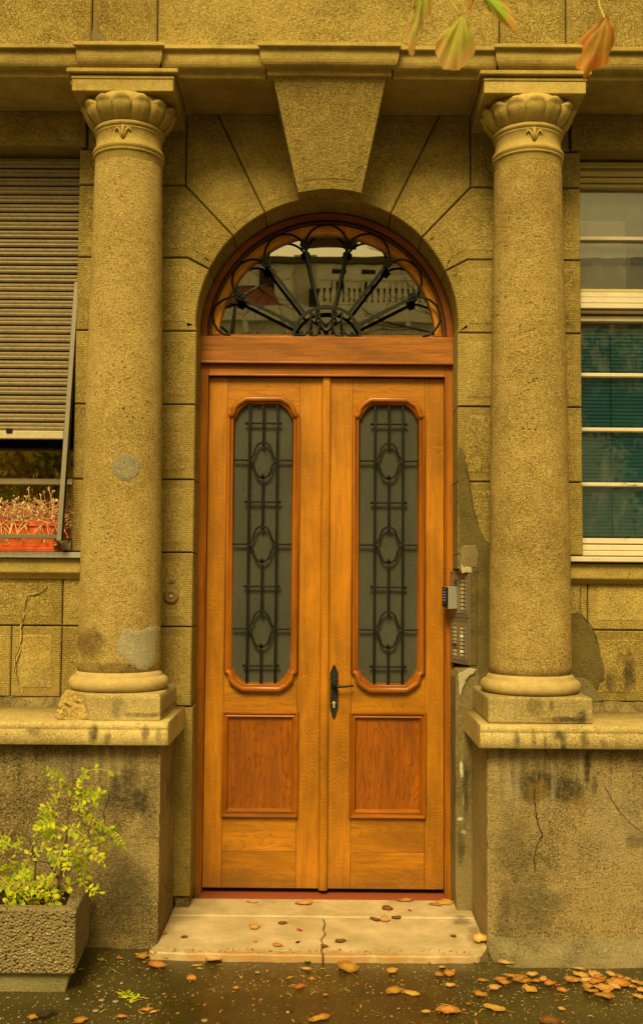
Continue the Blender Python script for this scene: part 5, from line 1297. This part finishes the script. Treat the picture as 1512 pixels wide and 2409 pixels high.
G5 = [
 (c8, 35, 650, 85, 'orange', 'orange leaf on the asphalt by the left end of the step'), (c8, 192, 712, 50, 'orange', 'upright orange leaf alone on the asphalt at the left'), (c8, 217, 653, 36, 'yellow', 'small cream leaf just in front of the step at the left'), (c8, 232, 668, 26, 'green', 'small green leaflet beside the cream leaf'),
 (c8, 920, 664, 112, 'ochre', 'wide lobed ochre leaf on the asphalt right of the crack'), (c8, 1125, 678, 62, 'yellow', 'yellowish ragged leaf on the asphalt in front of the right slab'), (c8, 1392, 690, 66, 'orange', 'orange leaf of a pair near the right pedestal'), (c8, 1342, 694, 50, 'ochre', 'darker ochre leaf of the pair near the right pedestal'),
 (c8, 1135, 770, 72, 'ochre', 'flat brownish leaf at the edge of the dark patch'), (c8, 1215, 784, 72, 'yellow', 'yellow leaf beside the flat brownish one on the dark patch'), (c8, 1385, 862, 90, 'orange', 'round orange leaf near the bottom, right of the dark patch'), (c8, 1283, 868, 40, 'tan', 'small cream leaf on the right of the dark patch'),
 (c8, 785, 902, 90, 'ochre', 'long ochre leaf at the bottom edge in the middle'), (c8, 695, 752, 52, 'red', 'reddish crumpled leaf below the crack in the step'), (c8, 650, 711, 32, 'ochre', 'small ochre leaf above the reddish one'), (c8, 732, 632, 28, 'green', 'yellow-green leaf in the gap before the crack'), (c8, 728, 668, 44, 'tan', 'tan scrap on the joint of the asphalt below the crack'), (c8, 750, 715, 26, 'ochre', 'tiny ochre leaf right of the asphalt joint'), (c8, 815, 790, 24, 'ochre', 'tiny ochre leaf at the top edge of the dark patch'),
 (c8, 400, 757, 30, 'orange', 'thin orange scrap on the gritty asphalt at the left'),
 (c7, 515, 1606, 48, 'yellow', 'yellowish curled leaf on the cement skirting'), (c7, 562, 1650, 92, 'tan', 'tan leaf leaning on the cement skirting'), (c7, 400, 1772, 60, 'ochre', 'ochre leaf left of the first drift of leaves'), (c7, 545, 1787, 82, 'orange', 'orange leaf at the left of the first drift'), (c7, 650, 1760, 112, 'ochre', 'wide ochre leaf in the middle of the first drift'), (c7, 740, 1732, 75, 'tan', 'tan leaf at the top of the first drift'),
 (c7, 775, 1775, 70, 'ochre', 'ochre leaf tucked below the tan one'), (c7, 862, 1792, 90, 'orange', 'orange leaf at the right of the first drift by the magenta petal'), (c7, 722, 1832, 122, 'yellow', 'bright yellow lobed leaf below the first drift'), (c7, 480, 1822, 82, 'tan', 'tan ragged leaf below the left of the first drift'), (c7, 950, 1840, 82, 'orange', 'orange leaf between the two drifts'),
 (c7, 1065, 1692, 66, 'tan', 'upright tan leaf above the second drift'), (c7, 1080, 1735, 100, 'yellow', 'pale leaf at the upper left of the second drift'), (c7, 1180, 1740, 110, 'tan', 'wide tan leaf at the top of the second drift'), (c7, 1290, 1732, 90, 'tan', 'cream-tan leaf at the upper right of the second drift'), (c7, 1030, 1775, 110, 'orange', 'orange leaf at the left end of the second drift'), (c7, 1190, 1780, 120, 'orange', 'orange leaf in the middle of the second drift'),
 (c7, 1130, 1812, 110, 'ochre', 'brown-ochre leaf low in the second drift'), (c7, 1240, 1826, 112, 'yellow', 'yellow leaf low in the middle of the second drift'), (c7, 1345, 1790, 130, 'orange', 'large orange leaf at the right of the second drift'), (c7, 1240, 1878, 130, 'ochre', 'lowest ochre leaf of the second drift'), (c7, 1350, 1750, 70, 'ochre', 'ochre leaf behind the large orange one'),
 (c7, 1450, 1782, 60, 'yellow', 'small pale leaf beside the right edge'), (c7, 1500, 1800, 90, 'ochre', 'ochre leaf cut by the right edge of the view'), (c7, 1500, 1842, 80, 'tan', 'tan leaf at the right edge'), (c7, 1480, 1888, 82, 'yellow', 'round yellow leaf lowest at the right edge'),
 (c7, 155, 1982, 132, 'orange', 'plump orange leaf with raised stalk near the bottom'), (c7, 480, 1966, 142, 'yellow', 'yellow leaf alone below the first drift near the bottom'), (c7, 862, 2052, 132, 'brown', 'dark wet leaf at the bottom right'), (c7, 380, 1868, 90, 'ochre', 'thin ochre leaf left of the bright yellow one'), (c7, 170, 1808, 60, 'tan', 'pale leaf on the gritty asphalt before the right pedestal'), (c7, 115, 1680, 36, 'tan', 'small pale leaf close to the right end of the step'), (c7, 300, 1935, 36, 'orange', 'small orange scrap above the yellow lone leaf'), (c7, 945, 1970, 44, 'yellow', 'small yellow scrap at the lower right'),
 (c6, 960, 1552, 92, 'ochre', 'ochre leaf tucked between left pedestal and step'), (c6, 925, 1540, 30, 'yellow', 'small lemon leaf at the foot of the left pedestal'), (c6, 680, 1577, 44, 'green', 'green leaflet on the asphalt by the left pedestal'), (c6, 545, 1641, 34, 'green', 'green leaflet beside the planter'), (c6, 225, 1962, 72, 'ochre', 'ochre leaf below the planter at the lower left'),
 (c6, 310, 1945, 112, 'dark', 'black wet curled leaf below the planter'), (c6, 540, 1984, 90, 'ochre', 'dull ochre leaf at the bottom left'), (c6, 820, 1958, 60, 'orange', 'orange scrap at the bottom, right of the fern-like frond'), (c6, 985, 1914, 60, 'orange', 'orange leaf at the left edge of the dark patch'), (c6, 1030, 1928, 46, 'tan', 'cream scrap at the left edge of the dark patch'), (c6, 55, 1833, 22, 'yellow', 'tiny yellow leaf against the planter foot'), (c6, 805, 1566, 40, 'orange', 'reddish-orange leaf under the left pedestal')]
more = [(690, 1775, 90, 'ochre', 'flat'), (600, 1745, 80, 'orange', 'small'), (820, 1765, 70, 'tan', 'torn'), (520, 1765, 70, 'ochre', 'narrow'),
 (1110, 1770, 110, 'tan', 'broad'), (1160, 1800, 90, 'orange', 'folded'), (1290, 1780, 100, 'ochre', 'wide'), (1310, 1815, 110, 'tan', 'cupped'), (1000, 1760, 70, 'ochre', 'thin'), (1210, 1755, 90, 'orange', 'bent'), (1400, 1815, 90, 'ochre', 'curled'), (1260, 1850, 90, 'orange', 'ragged'), (1150, 1850, 80, 'ochre', 'wet'), (1390, 1765, 70, 'tan', 'upturned')]
for k_, (x_, y_, w_, c_, ad) in enumerate(more):
    G5.append((c7, x_, y_, w_, c_, '%s %s leaf overlapped by others in the %s drift at the right' % (ad, c_, 'first' if x_ < 900 else 'second')))
for a in G5: leaf(*a, z=GZ+lr.uniform(.005, .012))
leaf(c7, 908, 1806, 26, 'pink', 'magenta petal among the fallen leaves at the right', z=GZ+.02, var=2, name='petal', cat='petal', group='petals on the ground')
o_ = leaf(c7, 380, 1508, 74, 'yellow', 'yellow leaf standing curled against the right pedestal at the end of the step', z=Z0, var=1, tilt=R(50))
# green frond lying on the asphalt
def gp(fn, x, y): gx, gy = gat(*fn(x, y), GZ+.006); return Vector((gx, gy, GZ+.008))
f_ = frond([gp(c6, 1000, 1842), gp(c6, 930, 1830), gp(c6, 870, 1832), gp(c6, 820, 1790)], 7, .030, 99, name='fallen_frond', parent=None, flat=True)
tag(f_, 'small green compound leaf lying on the asphalt at the left', 'leaf')
# stalks and tiny litter, uncountable
rnd = random.Random(21); mb = MB()
for k in range(22):
    u = rnd.uniform(0, 1512); v = rnd.uniform(2262, 2409); gx, gy = gat(u, v, GZ+.006); a = rnd.uniform(0, 6.28); L = rnd.uniform(.01, .05)
    mb.tube([(gx, gy, GZ+.006), (gx+L*.5*math.cos(a), gy+L*.5*math.sin(a), GZ+.010), (gx+L*math.cos(a+.3), gy+L*math.sin(a+.3), GZ+.006)], .0011, 4)
mb.build('stalk_litter', m_rachis, kind='stuff')
for col, seed, nn in (('ochre', 5, 420), ('orange', 6, 300), ('tan', 7, 200)):
    rnd = random.Random(seed); mb = MB()
    for k in range(nn):
        if k % 2: 
            u = rnd.uniform(355, 1135); x_, y_ = gat(u, 2254+rnd.gauss(0, 3), GZ+.004); z_ = GZ+rnd.uniform(.004, .04)
        else:
            u = rnd.uniform(200, 1512); x_, y_ = gat(u, rnd.uniform(2262, 2409), GZ+.006); z_ = GZ+.007
            if x_ > .72 and y_ > -.98: y_ = -1.0-rnd.uniform(0, .2)
        s_ = rnd.uniform(.003, .009); a = rnd.uniform(0, 6.28)
        d = Vector((math.cos(a), math.sin(a), rnd.gauss(0, .3)))*s_; e = Vector((-math.sin(a), math.cos(a), rnd.gauss(0, .3)))*s_*rnd.uniform(.3, .8); c_ = Vector((x_, y_, z_+.001))
        mb.add([c_-d, c_+e*.8-d*.2, c_+d, c_-e], [(0, 1, 2, 3)])
    mb.build('leaf_crumbs', LM[col], kind='stuff', weld=False)
rnd = random.Random(31); mb = MB()
for k in range(520):
    u = rnd.uniform(0, 1512); v = 2262+147*rnd.random()**.8; gx, gy = gat(u, v, GZ+.002); s_ = rnd.uniform(.0010, .0024)
    if (gx > .72 and gy > -.98) or gx < -.97 and gy > -1.2 or (abs(gx) < .73 and gy > -.86): continue
    if 400 < u < 1000 and v > 2345 and rnd.random() < .85: continue
    mb.ball((gx, gy, GZ+.001), s_, 4, (1, 1, .6))
mb.build('pale_grit', G('pale_grit').done((0.6, 0.52, 0.34), .6), kind='stuff')
# discs of old chewing gum
gumm = G('old_gum').done((0.22, 0.19, 0.11), .7)
for (fn, x, y, r_, lab) in ((c6, 455, 1838, .010, 'flat grey gum spot below the planter, leftmost of the row'), (c6, 685, 1846, .012, 'flat grey gum spot in the middle of the row left of the frond'), (c6, 778, 1855, .012, 'flat grey gum spot just left of the green frond'), (c6, 645, 1917, .012, 'flat pale gum spot on the gritty asphalt at the lower left'), (c8, 500, 683, .011, 'flat gum spot in front of the left step slab'), (c8, 1358, 658, .012, 'pale gum spot in front of the right end of the step'), (c6, 1375, 1982, .012, 'gum spot on the dark patch at its lower left'), (c6, 665, 1752, .009, 'little gum spot above the row, right of the planter')):
    gx, gy = gat(*fn(x, y), GZ+.006)
    mb = MB(); mb.lathe([(r_, GZ+.003), (r_*.97, GZ+.006), (r_*.6, GZ+.007)], gx, gy, 12); mb.build('gum_spot', gumm, label=lab, cat='gum spot', group='old gum spots')

# ================================================================== HANGING LEAVES
tr = thing('hanging_branch', 'autumn twig reaching in from above the view with yellowing leaves', 'branch', (0.9, -3.4, 2.75))
YL = -3.35
def lp(u, v, Y=YL): x, z = at(u, v, Y); return Vector((x, Y, z))
bp = [lp(900, -190), lp(1000, -110), lp(1120, -80), lp(1260, -70), lp(1400, -85), lp(1560, -150), lp(1700, -330)]
MB().tube(bp, [.003, .004, .0045, .005, .006, .007, .008], 8).build('twig', m_twig, tr)
def hleafm(name, a, b, edge):
    g = G(name); p = g.obj(); n1 = g.noise(p, 60, 4, .6); uvn = g.n('Attribute'); uvn.attribute_name = 'rim'
    c = g.mix(g.mr(n1, .35, .65), a, b); rim = uvn.outputs['Fac']
    c = g.mix(g.mr(g.math('ADD', rim, g.math('MULTIPLY', g.math('SUBTRACT', g.noise(p, 45, 3), .5), .9)), .62, .85), c, edge)
    ve = g.n('Attribute'); ve.attribute_name = 'vein'; c = g.mix(g.math('MULTIPLY', ve.outputs['Fac'], .5), c, hexmul(b, 1.5))
    g.done(c, .5); tl = g.n('BsdfTranslucent'); g.put(tl.inputs[0], c); mx = g.n('MixShader'); mx.inputs[0].default_value = .45
    g.t.links.new(g.b.outputs[0], mx.inputs[1]); g.t.links.new(tl.outputs[0], mx.inputs[2]); g.t.links.new(mx.outputs[0], g.out.inputs[0]); return g.mat
hm_g = hleafm('yellow_green_leaf', (0.36, 0.36, 0.04), (0.46, 0.42, 0.06), (0.60, 0.36, 0.12))
hm_gr = hleafm('green_leaf', (0.24, 0.42, 0.03), (0.40, 0.50, 0.04), (0.62, 0.30, 0.08))
hm_o = hleafm('orange_brown_leaf', (0.42, 0.22, 0.03), (0.52, 0.30, 0.05), (0.55, 0.20, 0.03))
def hleaf(outl, base, mat, stalk, label, curl=.01, seed=0, dy=0):
    """outl: photographed outline (u,v); base: where the stalk joins"""
    n = len(outl); Y = YL+dy; mb = MB(); cu = sum(p[0] for p in outl)/n; cv = sum(p[1] for p in outl)/n
    O = []; rnd = random.Random(seed)
    for i in range(n):
        (u, v), (u2, v2) = outl[i], outl[(i+1) % n]; k = max(2, int(math.hypot(u2-u, v2-v)/6))
        for j in range(k): O.append((u+(u2-u)*j/k+rnd.uniform(-1.6, 1.6), v+(v2-v)*j/k+rnd.uniform(-2.4, 2.4)))
    N = len(O); rs = []
    fs_ = (1.0, .82, .62, .42, .22, .05)
    for f in fs_:
        ring = []
        for q, (u, v) in enumerate(O):
            p = lp(base[0]+(u-base[0])*f, base[1]+(v-base[1])*f, Y); p.y += -curl*(1-f*f)*1.6 + curl*.8*mnoise.noise(Vector(((u-cu)*.05*f, (v-cv)*.05*f, seed))) + (.0012*math.sin(q*math.pi*2*6/N)*f)
            ring.append(p)
        rs.append(ring)
    mb.rings(rs, True, 0, True, False, True)
    ob = mb.build('leaf', mat, tr, label, weld=False)
    at_ = ob.data.attributes.new('rim', 'FLOAT', 'POINT'); av = ob.data.attributes.new('vein', 'FLOAT', 'POINT')
    bi = [min(range(N), key=lambda q: (O[q][0]-base[0])**2+(O[q][1]-base[1])**2)]
    for fi, f in enumerate(fs_):
        for q in range(N):
            idx = fi*N+q
            if idx < len(at_.data):
                at_.data[idx].value = f; av.data[idx].value = 1.0 if (q-bi[0]) % max(1, N//8) == 0 else 0.0
    MB().tube([lp(*p, Y=YL+(dy if k_ == 0 else dy*.5 if k_ == 1 else 0)) for k_, p in enumerate([base]+stalk)], .0016, 6).build('stalk', m_rachis, ob)
hleaf([(1082, 48), (1095, 60), (1108, 78), (1118, 105), (1116, 130), (1104, 142), (1095, 155), (1078, 163), (1060, 165), (1042, 158), (1030, 140), (1023, 115), (1027, 95), (1042, 80), (1055, 65)], (1084, 44), hm_g, [(1072, 20), (1052, -8), (1040, -95)], 'broad yellow-green leaf hanging left of the right column', .012, 1)
hleaf([(978, -20), (1016, -15), (1014, 25), (1008, 45), (996, 50), (984, 70), (972, 100), (974, 122), (968, 132), (958, 118), (956, 90), (962, 70), (966, 40), (970, 10)], (996, -16), hm_g, [(972, 20), (980, -20), (1000, -108)], 'narrow folded leaf with brown rim, leftmost of those hanging', .010, 2, .02)
hleaf([(1128, -12), (1150, -20), (1175, -2), (1195, 15), (1205, 35), (1213, 55), (1214, 74), (1202, 70), (1185, 56), (1165, 45), (1150, 25), (1138, 8)], (1130, -10), hm_gr, [(1125, -30), (1120, -55), (1118, -79)], 'green leaf with browned tip hanging at the top edge', .010, 3, -.02)
hleaf([(1105, -20), (1120, -14), (1112, 10), (1104, 28), (1098, 18)], (1110, -16), hm_o, [(1112, -40), (1115, -60), (1118, -79)], 'sliver of a brown leaf at the top edge', .006, 4, .01)
hleaf([(1415, 55), (1428, 66), (1444, 78), (1447, 98), (1440, 110), (1432, 128), (1428, 150), (1410, 158), (1392, 168), (1372, 190), (1368, 172), (1354, 160), (1356, 145), (1366, 128), (1368, 108), (1360, 98), (1372, 86), (1390, 74)], (1417, 56), hm_o, [(1420, 40), (1408, 12), (1400, -84)], 'curled orange-brown leaf hanging over the right column capital', .018, 5, -.03)

# ================================================================== ACROSS THE STREET (seen only mirrored in the panes)
ob_ = thing('house_opposite', 'pale house across the street with a balustrade, mirrored in the fanlight', 'house', (4, -46, 0))
m_ofac = stone('opposite_plaster', (0.80, 0.74, 0.56), (0.94, 0.90, 0.74), .3, .1, scale=.1)
m_roof = stone('red_roof_tiles', (0.20, 0.07, 0.035), (0.38, 0.15, 0.07), .6, .3, scale=.2)
MB().box(-26, 26, -54, -46, GZ, 14.2).build('wall', m_ofac, ob_)
MB().box(-26.3, 26.3, -54, -45.5, 14.2, 14.9).build('cornice', m_ofac, ob_)
MB().box(-26, 26, -54, -49, 14.9, 18.3).build('upper_storey', m_ofac, ob_)
MB().box(-.5, 13, -46.0, -45.7, 16.35, 16.6).build('balustrade_rail', m_ofac, ob_); MB().box(-.5, 13, -46.1, -45.6, 14.9, 15.2).build('balustrade_base', m_ofac, ob_)
MB().box(-1, 26, -48.6, -48.5, 14.9, 16.7).build('dark_backdrop', m_dark, ob_)  # dark strip added behind the balusters so they stand out
bal = None
for k in range(44):
    if bal is None: bal = MB().lathe([(.07, 15.2), (.13, 15.45), (.12, 15.65), (.06, 16.0), (.09, 16.35)], 0, 0, 8).build('baluster', m_ofac, None); o = bal
    else: o = bal.copy(); COL.objects.link(o)
    o.parent = ob_; o.location = Vector((-.3+k*.3, -45.85, 0)) - ob_.location
mb = MB(); mb.add([(-14, -46.2, 15), (-2.2, -46.2, 15), (-3.0, -48.9, 16.9), (-14, -48.9, 16.9)], [(0, 1, 2, 3)]); mb.build('roof', m_roof, ob_)
for x in (-2.5, 1.0, 4.5, 8.0): 
    for z in (1.2, 5.5, 10):
        f = MB().box(x-.7, x+.7, -46.0, -45.93, z, z+2.6).build('window', m_dark, ob_); MB().box(x-.85, x+.85, -45.98, -45.9, z-.2, z).build('sill', m_cream, f)
for x in range(-24, 26, 2): MB().box(x-.12, x+.12, -46.0, -45.55, 13.6, 14.2).build('bracket', m_ofac, ob_)
for x in (-5.6, -3.4, -.9, 1.3, 3.5, 5.7): MB().box(x-.45, x+.45, -46.0, -45.95, 11.8, 13.45).build('attic_window', m_dark, ob_)
for x in (-5.4, -3.2, .6, 2.2, 6.6): MB().box(x-.4, x+.4, -49.0, -48.92, 16.3, 17.8).build('window', m_dark, ob_)
MB().box(-26, 26, -49, -48.6, 18.1, 18.4).build('gutter', m_core, ob_)
for x in (-1.2, 3.9, 5.0, 9): MB().box(x-.6, x+.6, -49.0, -48.93, 16.0, 18.6).build('window', m_cream, ob_)  # solid cream panels added to brighten the fanlight reflection
def tree(name, label, x, y, h, r, leafy, mat, seed, cw):
    t = thing(name, label, 'tree', (x, y, GZ)); rnd = random.Random(seed)
    MB().tube([(x, y, GZ), (x+.1, y, h*.25), (x, y+.1, h*.5), (x+.2, y, h*.8)], [r, r*.8, r*.6, r*.2], 8).build('trunk', m_twig, t)
    mb = MB(); ends = []
    def grow(p, d, L, r_, lev):
        P = [p]
        for k in range(4): d = (d+Vector((rnd.gauss(0, .18), rnd.gauss(0, .18), rnd.gauss(0, .10)+.03))).normalized(); P.append(P[-1]+d*L/4)
        mb.tube(P, [r_*(1-.15*k) for k in range(5)], 4); ends.append(P[-1]); ends.append(P[2])
        if lev:
            for k in range(4): grow(P[rnd.choice((2, 3, 4))], (d+Vector((rnd.gauss(0, .7), rnd.gauss(0, .7), rnd.gauss(0, .5)))).normalized(), L*.62, r_*.5, lev-1)
    for k in range(9):
        a = rnd.uniform(0, 6.28); grow(Vector((x, y, h*(.25+.06*k))), Vector((math.cos(a), math.sin(a), .5)).normalized(), cw*.55, r*.3, 3)
    mb.build('limbs', m_twig, t)
    if leafy:
        mb = MB()
        for e in ends:
            for k in range(leafy):
                c_ = e+Vector((rnd.gauss(0, .35), rnd.gauss(0, .35), rnd.gauss(0, .35))); s_ = rnd.uniform(.06, .13); d = Vector((rnd.gauss(0, 1), rnd.gauss(0, 1), rnd.gauss(0, 1))).normalized()*s_; e2 = d.cross(Vector((rnd.gauss(0, 1), 1, rnd.gauss(0, 1)))).normalized()*s_*.6
                mb.add([c_-d, c_+e2, c_+d, c_-e2], [(0, 1, 2, 3)])
        mb.build('foliage', mat, t, kind='stuff', weld=False)
def folm(name, c, c2):
    g = G(name); col = g.mix(g.mr(g.noise(g.pos(), 1.6, 3), .4, .6), c, c2); g.done(col, .7)
    tl = g.n('BsdfTranslucent'); g.put(tl.inputs[0], col); mx = g.n('MixShader'); mx.inputs[0].default_value = .55
    g.t.links.new(g.b.outputs[0], mx.inputs[1]); g.t.links.new(tl.outputs[0], mx.inputs[2]); g.t.links.new(mx.outputs[0], g.out.inputs[0]); return g.mat
m_yel = folm('yellow_autumn_foliage', (0.75, 0.50, 0.03), (0.30, 0.32, 0.04)); m_grn = G('green_street_foliage').done((0.06, 0.10, 0.02), .7)
tree('yellow_street_tree', 'yellow autumn tree across the street, mirrored in the left window', -6.8, -19, 5.0, .16, 12, m_yel, 1, 3.2)
tree('yellow_street_tree', 'second yellow autumn tree further left across the street', -13, -20, 6.5, .16, 6, m_yel, 2, 3.4)
tree('bare_street_tree', 'bare tree across the street, mirrored in the left of the fanlight', -2.6, -22, 12, .18, 0, m_grn, 3, 4.0)
tree('bare_street_tree', 'second bare tree across the street, mirrored in the right of the fanlight', 3.4, -24, 12.5, .16, 0, m_grn, 9, 3.4)
tree('green_street_tree', 'green tree across the street, mirrored in the right window', 9.5, -22, 7.5, .18, 6, m_grn, 4, 3.6)
